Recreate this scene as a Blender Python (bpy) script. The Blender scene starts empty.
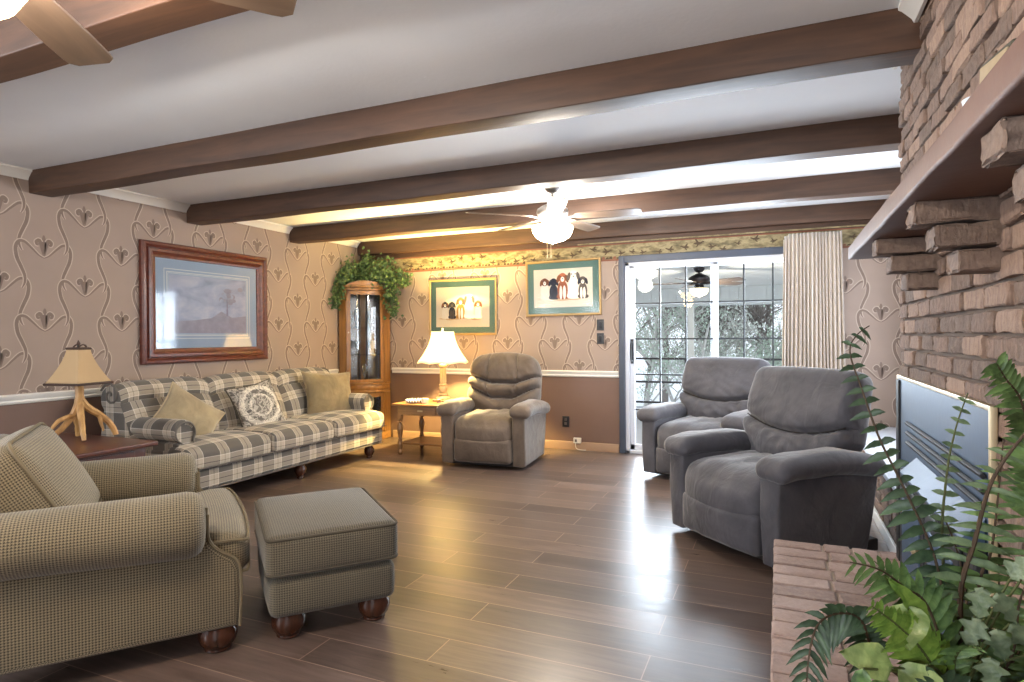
import bpy, bmesh, math, random
import numpy as np
from mathutils import Vector, Matrix, noise
random.seed(7); rng = np.random.default_rng(7)
C = bpy.context.scene.collection
PI = math.pi
def R(d): return math.radians(d)

# ------------------------------------------------------------------ materials
def lin(c):
    return tuple((x/12.92 if x <= .04045 else ((x+.055)/1.055)**2.4) for x in [v/255 for v in c])
class NT:
    """small wrapper for building node trees"""
    def __init__(s, name):
        s.m = bpy.data.materials.new(name); s.m.use_nodes = True
        s.t = s.m.node_tree; s.t.nodes.clear()
        s.out = s.n('ShaderNodeOutputMaterial'); s.b = s.n('ShaderNodeBsdfPrincipled')
        s.l(s.b.outputs[0], s.out.inputs[0])
    def n(s, typ, **kw):
        nd = s.t.nodes.new(typ)
        for k, v in kw.items(): setattr(nd, k, v)
        return nd
    def l(s, a, b): s.t.links.new(a, b)
    def val(s, nd, key, v):
        if hasattr(v, 'is_linked') or hasattr(v, 'node'): s.l(v, nd.inputs[key])
        else: nd.inputs[key].default_value = v
    def math(s, op, a, b=0.0, c=None):
        nd = s.n('ShaderNodeMath', operation=op); s.val(nd, 0, a); s.val(nd, 1, b)
        if c is not None: s.val(nd, 2, c)
        return nd.outputs[0]
    def coord(s, which='Object', scale=(1,1,1), rot=(0,0,0), loc=(0,0,0)):
        tc = s.n('ShaderNodeTexCoord'); mp = s.n('ShaderNodeMapping')
        mp.inputs['Scale'].default_value = scale; mp.inputs['Rotation'].default_value = rot; mp.inputs['Location'].default_value = loc
        s.l(tc.outputs[which], mp.inputs[0]); return mp.outputs[0]
    def noise(s, vec, scale, detail=4, rough=.55, dist=0):
        nd = s.n('ShaderNodeTexNoise'); s.l(vec, nd.inputs['Vector'])
        nd.inputs['Scale'].default_value = scale; nd.inputs['Detail'].default_value = detail
        nd.inputs['Roughness'].default_value = rough; nd.inputs['Distortion'].default_value = dist
        return nd.outputs[0]
    def ramp(s, fac, stops, interp='LINEAR'):
        nd = s.n('ShaderNodeValToRGB'); nd.color_ramp.interpolation = interp
        el = nd.color_ramp.elements
        while len(el) > 1: el.remove(el[-1])
        el[0].position = stops[0][0]; el[0].color = (*stops[0][1], 1)
        for p, c in stops[1:]:
            e = el.new(p); e.color = (*c, 1)
        s.l(fac, nd.inputs[0]); return nd.outputs[0]
    def mix(s, fac, a, b, blend='MIX'):
        nd = s.n('ShaderNodeMix', data_type='RGBA', blend_type=blend)
        for i, v in ((0, fac), (6, a), (7, b)):
            if hasattr(v, 'node'): s.l(v, nd.inputs[i])
            else: nd.inputs[i].default_value = (*v, 1) if isinstance(v, tuple) and len(v) == 3 else v
        return nd.outputs[2]
    def bump(s, h, strength=.3, dist=.01, prev=None):
        nd = s.n('ShaderNodeBump'); nd.inputs['Strength'].default_value = strength; nd.inputs['Distance'].default_value = dist
        s.l(h, nd.inputs['Height'])
        if prev is not None: s.l(prev, nd.inputs['Normal'])
        s.l(nd.outputs[0], s.b.inputs['Normal']); return nd.outputs[0]
    def col(s, v):
        if hasattr(v, 'node'): s.l(v, s.b.inputs['Base Color'])
        else: s.b.inputs['Base Color'].default_value = (*v, 1)
    def set(s, **kw):
        for k, v in kw.items(): s.b.inputs[k.replace('_', ' ')].default_value = v
M = {}
def plain(name, c, rough=.6, metal=0, vary=.12, nscale=6, bump=0, bscale=60, spec=None, **kw):
    t = NT(name); c = lin(c); co = t.coord()
    f = t.noise(co, nscale)
    t.col(t.mix(f, tuple(x*(1-vary) for x in c), tuple(min(1, x*(1+vary)) for x in c)))
    t.set(Roughness=rough, Metallic=metal)
    if spec is not None: t.b.inputs['Specular IOR Level'].default_value = spec
    if bump: t.bump(t.noise(co, bscale), bump, .004)
    for k, v in kw.items(): t.b.inputs[k.replace('_', ' ')].default_value = v
    M[name] = t.m; return t.m
def wood(name, c1, c2, axis=0, rough=.4, scale=1.0, bump=.08):
    t = NT(name); sc = [14*scale]*3; sc[axis] = 1.3*scale
    co = t.coord(scale=tuple(sc)); f = t.noise(co, 1.5, 6, .6, .7)
    t.col(t.ramp(f, [(.25, lin(c1)), (.72, lin(c2))])); t.set(Roughness=rough)
    t.bump(f, bump, .004); M[name] = t.m; return t.m
def emit(name, c, strength):
    t = NT(name); t.b.inputs['Emission Color'].default_value = (*c, 1); t.b.inputs['Emission Strength'].default_value = strength
    t.col(c); M[name] = t.m; return t.m
def glass(name, tint=(1,1,1), amt=1.0, rough=.0):
    t = NT(name); t.t.nodes.remove(t.b)
    tr = t.n('ShaderNodeBsdfTransparent'); tr.inputs[0].default_value = (*tint, 1)
    gl = t.n('ShaderNodeBsdfGlossy'); gl.inputs['Roughness'].default_value = rough
    fr = t.n('ShaderNodeFresnel'); fr.inputs[0].default_value = 1.5
    mx = t.n('ShaderNodeMixShader'); t.l(t.math('MULTIPLY', fr.outputs[0], amt), mx.inputs[0])
    t.l(tr.outputs[0], mx.inputs[1]); t.l(gl.outputs[0], mx.inputs[2]); t.l(mx.outputs[0], t.out.inputs[0])
    M[name] = t.m; return t.m

def mk_materials():
    # floor planks run along X
    t = NT('floor_planks'); co = t.coord()
    br = t.n('ShaderNodeTexBrick'); br.offset = .37; br.offset_frequency = 2
    t.l(co, br.inputs['Vector'])
    for k, v in dict(Scale=1, Mortar_Size=.0022, Brick_Width=1.25, Row_Height=.185, Bias=0.0).items():
        br.inputs[k.replace('_', ' ')].default_value = v
    br.inputs['Color1'].default_value = (0,0,0,1); br.inputs['Color2'].default_value = (1,1,1,1); br.inputs['Mortar'].default_value = (.5,.5,.5,1)
    sx = t.coord(scale=(1.1, 11, 1)); add = t.n('ShaderNodeVectorMath', operation='ADD'); t.l(sx, add.inputs[0])
    sc = t.n('ShaderNodeVectorMath', operation='SCALE'); t.l(br.outputs['Color'], sc.inputs[0]); sc.inputs['Scale'].default_value = 37
    t.l(sc.outputs[0], add.inputs[1])
    g = t.noise(add.outputs[0], 2.2, 8, .62, 1.2)
    base = t.ramp(g, [(.22, lin((70,57,51))), (.5, lin((97,82,75))), (.78, lin((118,103,96)))])
    tone = t.ramp(br.outputs['Color'], [(0, (.60,.60,.61)), (1, (1.16,1.13,1.1))])
    c = t.mix(1.0, base, tone, 'MULTIPLY')
    c = t.mix(br.outputs['Fac'], c, lin((150,128,112)))
    t.col(c); t.set(Roughness=.3)
    rr = t.ramp(g, [(.2, (.25,.25,.25)), (.8, (.40,.40,.40))]); t.l(rr, t.b.inputs['Roughness'])
    bb = t.bump(g, .09, .003); M['floor'] = t.m
    # ceiling
    t = NT('ceiling_paint'); co = t.coord()
    v = t.n('ShaderNodeTexVoronoi'); v.inputs['Scale'].default_value = 5.5; t.l(co, v.inputs['Vector'])
    sp = t.ramp(v.outputs['Distance'], [(0, (1,1,1)), (.07, (0,0,0))])
    nn = t.noise(co, 14, 3); msk = t.math('MULTIPLY', sp, t.math('GREATER_THAN', nn, .55))
    n2 = t.noise(co, 45, 5)
    t.col(t.mix(t.noise(co, 1.7), lin((226,230,235)), lin((238,242,247)))); t.set(Roughness=.85)
    t.bump(t.math('ADD', t.math('MULTIPLY', n2, .35), msk), .35, .008); M['ceiling'] = t.m
    plain('paper', (151,134,124), .7, vary=.10, nscale=3.5, bump=.06, bscale=90)
    plain('paper_dark', (122,105,96), .7, vary=.14, nscale=25)
    plain('paper_light', (180,164,151), .65, vary=.06, nscale=20)
    plain('dado', (110,86,76), .6, vary=.08, nscale=5)
    plain('white_trim', (222,220,216), .45, vary=.03)
    plain('tan_baseboard', (150,122,100), .5, vary=.08)
    plain('border_bird', (70,54,36), .8); plain('border_red', (120,72,54), .7)
    t = NT('border_paper'); co = t.coord(scale=(1,1,2.4))
    t.col(t.ramp(t.noise(co, 9, 6, .65), [(.3, lin((72,64,46))), (.45, lin((112,100,70))), (.58, lin((152,138,104))), (.7, lin((98,94,68)))]))
    t.set(Roughness=.7); M['border'] = t.m
    wood('beam_wood', (50,32,22), (86,59,42), 0, .55, .8, .3)
    plain('casing_blue', (62,70,86), .5, vary=.1); plain('door_white', (208,212,222), .4, vary=.03)
    plain('muntin', (40,46,52), .5, vary=.1); plain('dark_metal', (34,32,34), .4, .6, vary=.1)
    glass('pane', (.97,.985,1), .45); glass('cabinet_glass', (.93,.95,.95), 1.6); glass('picture_glass', (1,1,1), 1.7, .06); glass('dull_glass', (1,1,1), .8, .12); glass('crystal', (.86,.92,.95), 2.5, .02)
    # bricks
    def brick(name, ramp, rough=.9, bmp=.6):
        t = NT(name); co = t.coord()
        a = t.n('ShaderNodeAttribute', attribute_name='tone')
        st = t.noise(t.coord(scale=(34,34,5)), 1.5, 6, .72, .8); fine = t.noise(co, 55, 5)
        f = t.math('ADD', t.math('MULTIPLY', a.outputs['Fac'], .5), t.math('MULTIPLY', t.math('SUBTRACT', st, .27), .95))
        t.col(t.mix(t.math('MULTIPLY', fine, .35), t.ramp(f, ramp), lin((205,180,160)))); t.set(Roughness=rough)
        t.bump(t.math('ADD', st, fine), bmp, .012); M[name] = t.m
    brick('brick', [(.15, lin((52,40,38))), (.38, lin((86,66,59))), (.55, lin((116,91,80))), (.8, lin((150,124,107)))])
    brick('hearth_brick', [(.1, lin((112,90,85))), (.5, lin((140,117,112))), (.9, lin((162,141,135)))], .75, .3)
    brick('mantel_brick', [(.1, lin((66,50,44))), (.5, lin((90,71,63))), (.9, lin((116,93,82)))], .8, .5)  # darker copy for the corbels: shade under the mantel is in its colour
    plain('mortar', (150,134,120), .95, bump=.5, bscale=120); plain('mortar_dark', (98,84,74), .95, bump=.5, bscale=120)  # the darker mortar has the joint shadows in its colour
    plain('mantel_paint', (104,76,66), .6, vary=.18, nscale=9, bump=.3, bscale=30)
    # cloth
    def plaid(name, P=.21):
        t = NT(name); uv = t.n('ShaderNodeTexCoord').outputs['UV']; sp = t.n('ShaderNodeSeparateXYZ'); t.l(uv, sp.inputs[0])
        L, Dk, Md, W, K = lin((186,174,158)), lin((92,87,82)), lin((170,160,146)), lin((236,228,214)), lin((66,62,58))
        stops = [(0, Dk), (.31, W), (.335, L), (.49, K), (.515, L), (.68, W), (.705, Dk)]
        o = []
        for ax in (0, 1):
            f = t.math('FRACT', t.math('DIVIDE', sp.outputs[ax], P)); o.append(t.ramp(f, stops, 'CONSTANT'))
        c = t.mix(.5, o[0], o[1])
        wv = t.n('ShaderNodeTexChecker'); t.l(uv, wv.inputs[0]); wv.inputs['Scale'].default_value = 350
        c = t.mix(t.math('MULTIPLY', wv.outputs['Fac'], .1), c, (.05,.05,.05))
        t.col(c); t.set(Roughness=.9); t.b.inputs['Sheen Weight'].default_value = .15
        t.bump(t.noise(uv, 180, 2), .2, .003); M[name] = t.m
    plaid('plaid')
    def check(name, a, b, s=.0125):
        t = NT(name); uv = t.n('ShaderNodeTexCoord').outputs['UV']; sp = t.n('ShaderNodeSeparateXYZ'); t.l(uv, sp.inputs[0])
        f = [t.math('FRACT', t.math('DIVIDE', sp.outputs[k], s)) for k in (0, 1)]
        g = [t.math('LESS_THAN', x, .5) for x in f]
        # a hound-tooth-like weave: dark square, diagonal in the two half squares
        dg = t.math('LESS_THAN', t.math('FRACT', t.math('MULTIPLY', t.math('ADD', f[0], f[1]), 2.0)), .42)
        both = t.math('MULTIPLY', g[0], g[1]); one = t.math('MULTIPLY', t.math('ABSOLUTE', t.math('SUBTRACT', g[0], g[1])), dg)
        k = t.math('MINIMUM', t.math('ADD', both, one), 1.0)
        big = t.noise(t.coord(), 5)
        t.col(t.mix(1.0, t.mix(k, lin(a), lin(b)), t.ramp(big, [(.3, (.88,.88,.88)), (.7, (1.06,1.05,1.02))]), 'MULTIPLY'))
        t.set(Roughness=.95); t.b.inputs['Sheen Weight'].default_value = .2
        t.bump(t.math('SUBTRACT', 1.0, k), .35, .003); M[name] = t.m
    check('tweed', (142,130,106), (62,55,43), .0100); check('tweed_grey', (112,104,88), (52,48,40), .0098)
    plain('piping_tan', (112,101,80), .9); plain('piping_grey', (76,70,59), .9); plain('cord_light', (182,166,134), .9); plain('piping_plaid', (104,98,92), .9)
    def suede(name, c, c2):
        t = NT(name); co = t.coord(); n1 = t.noise(co, 5, 5, .6, .4); n2 = t.noise(co, 260, 2)
        wr = t.noise(t.coord(scale=(11,6,6)), 1.0, 3, .5, 1.2)
        t.col(t.ramp(n1, [(.3, lin(c)), (.7, lin(c2))])); t.set(Roughness=.8)
        t.b.inputs['Sheen Weight'].default_value = .35; t.b.inputs['Sheen Roughness'].default_value = .4
        t.bump(t.math('ADD', t.math('MULTIPLY', n2, .06), wr), .4, .02); M[name] = t.m
    suede('suede_grey', (66,65,72), (88,87,94)); suede('suede_brown', (78,66,56), (101,86,74))
    plain('seam', (52,47,45), .9)
    t = NT('velvet_tan'); co = t.coord(); t.col(t.ramp(t.noise(co, 7, 4, .6, .6), [(.3, lin((128,112,84))), (.7, lin((166,150,118)))])); t.set(Roughness=.75)
    t.b.inputs['Sheen Weight'].default_value = .5; t.bump(t.noise(t.coord(scale=(18,6,6)), 1, 3), .4, .012); M['velvet_tan'] = t.m
    t = NT('velvet_olive'); co = t.coord(); t.col(t.ramp(t.noise(co, 6, 4, .6, .6), [(.3, lin((98,84,58))), (.7, lin((138,122,90)))])); t.set(Roughness=.75)
    t.b.inputs['Sheen Weight'].default_value = .5; t.bump(t.noise(t.coord(scale=(12,6,6)), 1, 3), .5, .014); M['velvet_olive'] = t.m
    # medallion cushion (paisley rings)
    t = NT('medallion_cloth'); co = t.coord(); sp = t.n('ShaderNodeSeparateXYZ'); t.l(co, sp.inputs[0])
    r = t.math('SQRT', t.math('ADD', t.math('MULTIPLY', sp.outputs[0], sp.outputs[0]), t.math('MULTIPLY', sp.outputs[2], sp.outputs[2])))
    w = t.noise(co, 22, 4, .6, 2.5); w2 = t.noise(co, 9, 3, .5, 3.5)
    rr = t.math('ADD', r, t.math('MULTIPLY', t.math('SUBTRACT', w, .5), .05))
    ring = t.ramp(rr, [(0, lin((120,114,106))), (.085, lin((214,206,192))), (.105, lin((92,88,84))), (.135, lin((110,104,98))), (.145, lin((222,214,200))), (.18, lin((206,196,182))), (.19, lin((100,94,88)))], 'CONSTANT')
    sw = t.ramp(w2, [(.42, lin((96,90,85))), (.47, lin((222,214,200))), (.53, lin((222,214,200))), (.58, lin((112,104,98)))])
    t.col(t.mix(.5, ring, sw)); t.set(Roughness=.9); M['medallion'] = t.m
    # furniture woods
    wood('cherry', (58,30,22), (98,52,36), 0, .28); wood('cherry_z', (58,30,22), (98,52,36), 2, .28)
    wood('oak', (112,78,42), (152,110,62), 2, .35, 1.3); wood('oak_x', (112,78,42), (152,110,62), 0, .35, 1.3)
    wood('foot_wood', (44,24,16), (84,48,32), 2, .22); wood('table_wood', (104,74,46), (146,110,74), 0, .32)
    wood('table_wood_z', (104,74,46), (146,110,74), 2, .32); wood('blade_wood', (84,70,60), (116,98,84), 0, .3, .7)
    wood('mahogany', (70,34,28), (112,58,44), 1, .3); wood('mahogany_z', (70,34,28), (112,58,44), 2, .3)
    wood('antler', (136,96,54), (204,160,102), 2, .5, .6, .3)
    plain('shade_hide', (178,150,112), .8, vary=.1, nscale=4); plain('shade_trim', (66,48,40), .8, vary=.3, nscale=30)
    plain('gold_frame', (170,140,92), .4, .4, vary=.15); plain('mat_green', (92,122,116), .85, vary=.04); plain('mat_blue', (172,190,212), .85, vary=.05)  # mat_blue is lightened to stand in for glare on the picture glass
    plain('print_paper', (226,216,200), .9, vary=.03); plain('print_white', (235,235,232), .8, vary=.02); plain('print_tan', (204,176,142), .9, vary=.12, nscale=30)
    plain('dog_black', (44,46,60), .9, vary=.2, nscale=40); plain('dog_brown', (112,70,50), .9, vary=.25, nscale=40); plain('dog_white', (234,228,218), .9, vary=.06, nscale=50)
    plain('dog_gold', (190,140,70), .9, vary=.2, nscale=40); plain('dog_red', (160,96,70), .9, vary=.2, nscale=40); plain('dog_grey', (92,84,80), .9, vary=.25, nscale=50)
    t = NT('misty_print'); co = t.coord(scale=(1,1.2,2)); f = t.noise(co, 3.5, 7, .62, .5)
    t.col(t.ramp(f, [(.3, lin((148,156,184))), (.5, lin((184,190,212))), (.7, lin((216,214,224)))])); t.set(Roughness=.5); M['misty'] = t.m  # print tones lightened as well, holding the window reflection in their colour
    plain('misty_tree', (156,148,168), .7, vary=.2, nscale=30); plain('misty_ground', (172,166,182), .7, vary=.25, nscale=18)
    # fan + lamps
    plain('pewter', (118,112,108), .35, .75, vary=.1); plain('stone_resin', (150,132,108), .6, vary=.25, nscale=30, bump=.4, bscale=60)
    emit('bowl_light', (1.0, .90, .76), 75); emit('near_bowl_light', (1.0, .72, .40), 22); emit('porch_bowl', (1.0, .84, .55), 1.2)
    t = NT('lamp_shade'); t.col(lin((244,234,210))); t.set(Roughness=.8)
    t.b.inputs['Emission Color'].default_value = (1, .80, .46, 1); t.b.inputs['Emission Strength'].default_value = 1.2
    tl_ = t.n('ShaderNodeBsdfTranslucent'); tl_.inputs[0].default_value = (.95,.86,.68,1); ms_ = t.n('ShaderNodeMixShader'); ms_.inputs[0].default_value = .65
    t.l(t.b.outputs[0], ms_.inputs[1]); t.l(tl_.outputs[0], ms_.inputs[2]); t.l(ms_.outputs[0], t.out.inputs[0]); M['lamp_shade'] = t.m
    emit('bulb', (1, .85, .6), 20)
    # leaves
    def leaf(name, a, b, c=None):
        t = NT(name); co = t.coord(); f = t.noise(co, 26, 5, .6, .8)
        st = [(.32, lin(a)), (.66, lin(b))] + ([(.78, lin(c))] if c else [])
        t.col(t.ramp(f, st)); t.set(Roughness=.42); t.b.inputs['Specular IOR Level'].default_value = .4
        t.b.inputs['Subsurface Weight'].default_value = 0.0; t.bump(f, .25, .004); M[name] = t.m
    leaf('fern_green', (52,78,42), (110,138,80)); leaf('fern_dark', (38,56,40), (70,92,64)); leaf('fern_bright', (70,102,34), (124,152,64))
    leaf('fern_dusty', (66,86,60), (116,136,98)); leaf('pothos', (92,116,62), (146,160,100), (196,198,148)); leaf('ivy_grey', (66,82,60), (116,130,100)); leaf('ivy_green', (36,56,32), (84,110,62), (132,150,92))
    plain('stem_brown', (66,50,34), .7, vary=.3, nscale=40); plain('stem_green', (74,80,40), .7, vary=.3, nscale=40)
    plain('pot_clay', (96,70,54), .7, vary=.2)
    # insert
    plain('insert_steel', (64,84,110), .5, .25, vary=.12, nscale=5, bump=.1, bscale=40); plain('insert_black', (26,28,32), .6, .1, vary=.2)
    plain('brass', (196,178,146), .35, .6, vary=.08); plain('slab_white', (196,204,216), .5, vary=.05)
    # curtains
    t = NT('curtain_cloth'); uv = t.n('ShaderNodeTexCoord').outputs['UV']
    sp = t.n('ShaderNodeSeparateXYZ'); t.l(uv, sp.inputs[0])
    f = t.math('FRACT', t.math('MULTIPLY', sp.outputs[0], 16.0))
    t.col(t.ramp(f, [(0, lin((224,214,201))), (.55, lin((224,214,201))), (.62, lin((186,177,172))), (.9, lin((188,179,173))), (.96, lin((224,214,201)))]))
    t.set(Roughness=.9); M['curtain'] = t.m
    plain('switch_black', (26,26,32), .4); plain('plastic_white', (226,220,210), .4, vary=.03)
    plain('crystal_tray', (176,168,160), .2, .5, vary=.3, nscale=60); plain('candle', (232,214,190), .5, vary=.05)
    plain('tan_block', (152,136,108), .6, vary=.25, nscale=30); plain('dark_rim', (60,58,46), .6); plain('dish_white', (206,220,238), .15, vary=.04)
    # outside
    plain('porch_white', (226,226,220), .7, vary=.04); plain('porch_siding', (200,206,206), .7, vary=.05); plain('porch_floor', (168,170,176), .6, vary=.1)
    plain('snow', (226,230,236), .9, vary=.06, nscale=.8); plain('bark', (122,115,110), .9, vary=.25, nscale=12); plain('twig', (186,184,180), .9, vary=.25, nscale=8)
    plain('pine', (176,192,176), .9, vary=.3, nscale=6); plain('rail_dark', (58,56,58), .6)
    plain('frost_leaf', (222,228,220), .8, vary=.2, nscale=6)
    plain('cabinet_back', (128,124,122), .35, .2, vary=.15, nscale=3)
    t = NT('mirror'); t.col((.75,.78,.8)); t.set(Roughness=.12, Metallic=1.0); M['mirror'] = t.m
mk_materials()

# ------------------------------------------------------------------ mesh builder
def T(loc=(0,0,0), rot=(0,0,0), sc=(1,1,1)):
    return Matrix.LocRotScale(Vector(loc), __import__('mathutils').Euler(rot), Vector(sc))
class MB:
    def __init__(s): s.v=[]; s.f=[]; s.uv=[]; s.m=[]; s.tone=[]
    def add(s, part, mat=0, mx=None, tone=0.5):
        V, F, U = part; o = len(s.v)
        V = np.asarray(V, float)
        if mx is not None:
            A = np.array(mx); V = V @ A[:3,:3].T + A[:3,3]
            flip = np.linalg.det(A[:3,:3]) < 0
        else: flip = False
        s.v += V.tolist()
        for i, f in enumerate(F):
            u = U[i] if U is not None else [(0,0)]*len(f)
            if flip: f = f[::-1]; u = u[::-1]
            s.f.append([o+k for k in f]); s.uv.append(u); s.m.append(mat); s.tone.append(tone)
        return s
    def build(s, name, mats, parent=None, loc=None, smooth=True, angle=42, rot=None, recalc=True):
        if not isinstance(mats, (list, tuple)): mats = [mats]
        me = bpy.data.meshes.new(name); me.from_pydata(s.v, [], s.f); me.validate(verbose=False)
        for m in mats: me.materials.append(M[m] if isinstance(m, str) else m)
        uvl = me.uv_layers.new(name='UVMap'); flat = []
        if len(me.polygons) == len(s.f):
            for u in s.uv:
                for p in u: flat += [p[0], p[1]]
            uvl.data.foreach_set('uv', flat)
            me.polygons.foreach_set('material_index', s.m)
        tn = me.attributes.new('tone', 'FLOAT', 'FACE')
        if len(me.polygons) == len(s.f): tn.data.foreach_set('value', s.tone)
        if smooth:
            bm = bmesh.new(); bm.from_mesh(me); ca = R(angle)
            if recalc: bmesh.ops.recalc_face_normals(bm, faces=bm.faces)
            for e in bm.edges:
                if len(e.link_faces) == 2: e.smooth = e.calc_face_angle(0) < ca
                else: e.smooth = True
            for f in bm.faces: f.smooth = True
            bm.to_mesh(me); bm.free()
        o = bpy.data.objects.new(name, me); C.objects.link(o)
        if parent is not None: o.parent = parent
        if loc is not None: o.location = loc
        if rot is not None: o.rotation_euler = rot
        return o
def box(x0, x1, y0, y1, z0, z1):
    V = [(x,y,z) for z in (z0,z1) for y in (y0,y1) for x in (x0,x1)]
    F = [(0,2,3,1),(4,5,7,6),(0,1,5,4),(2,6,7,3),(0,4,6,2),(1,3,7,5)]
    U = []
    for f in F:
        p = [V[i] for i in f]; d = [max(q[k] for q in p)-min(q[k] for q in p) for k in range(3)]
        k = d.index(min(d)); a, b = [i for i in range(3) if i != k]
        U.append([(q[a], q[b]) for q in p])
    return V, F, U
def rbox(sx, sy, sz, r=.02, n=(4,4,4), bulge=(0,0,0), fn=None, m=3):
    h = np.array([sx,sy,sz])/2; r = min(r, h.min()*.999); inn = h-r
    G = []
    for k in range(3):
        e = [inn[k]+r*math.tan(R(45)*i/m) for i in range(1, m+1)]
        mid = list(np.linspace(-inn[k], inn[k], n[k]+1)) if inn[k] > 1e-6 else [0.0]
        G.append([-x for x in e[::-1]] + mid + e)
    idx = {}; V = []; F = []; U = []
    def vid(p):
        key = tuple(round(x, 6) for x in p)
        if key not in idx: idx[key] = len(V); V.append(p)
        return idx[key]
    for k in range(3):
        a, b = (k+1)%3, (k+2)%3
        for sg in (-1, 1):
            for i in range(len(G[a])-1):
                for j in range(len(G[b])-1):
                    f = []; us = []
                    for (ii, jj) in ((i,j),(i+1,j),(i+1,j+1),(i,j+1)):
                        p = [0,0,0]; p[k] = sg*h[k]; p[a] = G[a][ii]; p[b] = G[b][jj]
                        f.append(vid(tuple(p)))
                        if k == 1: u = (p[0], p[2]-h[2])
                        elif k == 2: u = (p[0], p[1]+h[1])
                        else: u = (p[1], p[2]-h[2])
                        us.append(u)
                    if sg < 0: f = f[::-1]; us = us[::-1]
                    F.append(f); U.append(us)
    P = np.array(V); q = np.clip(P, -inn, inn); d = P-q; L = np.linalg.norm(d, axis=1, keepdims=True); L[L == 0] = 1
    O = q + d/L*r
    S = P/h
    for k in range(3):
        if bulge[k]:
            a, b = (k+1)%3, (k+2)%3
            on = np.abs(np.abs(P[:,k])-h[k]) < 1e-6
            O[:,k] += np.where(on, np.sign(P[:,k])*bulge[k]*(1-S[:,a]**2)*(1-S[:,b]**2), 0)
    if fn is not None: O = fn(O)
    return O, F, U
def lathe(prof, n=24, caps=True):
    V=[]; F=[]; U=[]; L=0
    for i, (r, z) in enumerate(prof):
        for j in range(n):
            a = 2*PI*j/n; V.append((r*math.cos(a), r*math.sin(a), z))
    for i in range(len(prof)-1):
        dl = math.hypot(prof[i+1][0]-prof[i][0], prof[i+1][1]-prof[i][1])
        for j in range(n):
            k = (j+1)%n
            F.append((i*n+j, i*n+k, (i+1)*n+k, (i+1)*n+j)); c = .3/n
            U.append([(j*c,L),((j+1)*c,L),((j+1)*c,L+dl),(j*c,L+dl)])
        L += dl
    if caps:
        for i in (0, len(prof)-1):
            if prof[i][0] > 1e-5:
                f = [i*n+j for j in range(n)]; f = f[::-1] if i == 0 else f
                F.append(tuple(f)); U.append([(V[k][0], V[k][1]) for k in f])
    return V, F, U
def tube(pts, rad, n=8, caps=True):
    P = [Vector(p) for p in pts]; k = len(P)
    rad = [rad]*k if not hasattr(rad, '__len__') else list(rad)
    V=[]; F=[]; U=[]; t0 = (P[1]-P[0]).normalized()
    nrm = t0.orthogonal().normalized(); L = 0
    for i in range(k):
        t = (P[min(i+1,k-1)]-P[max(i-1,0)]).normalized()
        nrm = (nrm - t*nrm.dot(t)); nrm = nrm.normalized() if nrm.length > 1e-6 else t.orthogonal().normalized()
        b = t.cross(nrm)
        for j in range(n):
            a = 2*PI*j/n; V.append(tuple(P[i]+(nrm*math.cos(a)+b*math.sin(a))*rad[i]))
    for i in range(k-1):
        dl = (P[i+1]-P[i]).length
        for j in range(n):
            q = (j+1)%n; F.append((i*n+j, i*n+q, (i+1)*n+q, (i+1)*n+j))
            c = 2*PI*rad[i]/n; U.append([(L, j*c),(L,(j+1)*c),(L+dl,(j+1)*c),(L+dl,j*c)])
        L += dl
    if caps:
        F.append(tuple(range(n))[::-1]); U.append([(0,0)]*n)
        F.append(tuple((k-1)*n+j for j in range(n))); U.append([(0,0)]*n)
    return V, F, U
def loop_tube(pts, rad, n=6):
    V, F, U = tube(list(pts)+[pts[0]], rad, n, False); return V, F, U
def spline(pts, n=6):
    P = [np.array(p, float) for p in pts]; o = []
    for i in range(len(P)-1):
        a, b, c, d = P[max(i-1,0)], P[i], P[i+1], P[min(i+2,len(P)-1)]
        for k in range(n):
            t = k/n; o.append(.5*((2*b)+(c-a)*t+(2*a-5*b+4*c-d)*t*t+(3*b-3*c+d-a)*t**3))
    o.append(P[-1]); return o
def loft(rings, caps=True, closed=True):
    """rings: list of equally long point lists"""
    V=[]; F=[]; U=[]; n = len(rings[0])
    for r in rings: V += [tuple(p) for p in r]
    Ls = [0]
    for i in range(1, len(rings)):
        Ls.append(Ls[-1]+float(np.mean([np.linalg.norm(np.array(rings[i][j])-np.array(rings[i-1][j])) for j in range(n)])))
    us = [0]; ref = rings[len(rings)//2]
    for j in range(1, n+1): us.append(us[-1]+float(np.linalg.norm(np.array(ref[j%n])-np.array(ref[j-1]))))
    for i in range(len(rings)-1):
        for j in range(n if closed else n-1):
            k = (j+1)%n
            F.append((i*n+j, i*n+k, (i+1)*n+k, (i+1)*n+j))
            U.append([(Ls[i],us[j]),(Ls[i],us[j+1]),(Ls[i+1],us[j+1]),(Ls[i+1],us[j])])
    if caps and closed:
        a = tuple(range(n))[::-1]; b = tuple((len(rings)-1)*n+j for j in range(n))
        for f in (a, b):
            q = [V[k] for k in f]; d = [max(p[x] for p in q)-min(p[x] for p in q) for x in range(3)]; kx = d.index(min(d)); aa = [x for x in range(3) if x != kx]
            F.append(f); U.append([(p[aa[0]], p[aa[1]]) for p in q])
    return V, F, U
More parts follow.
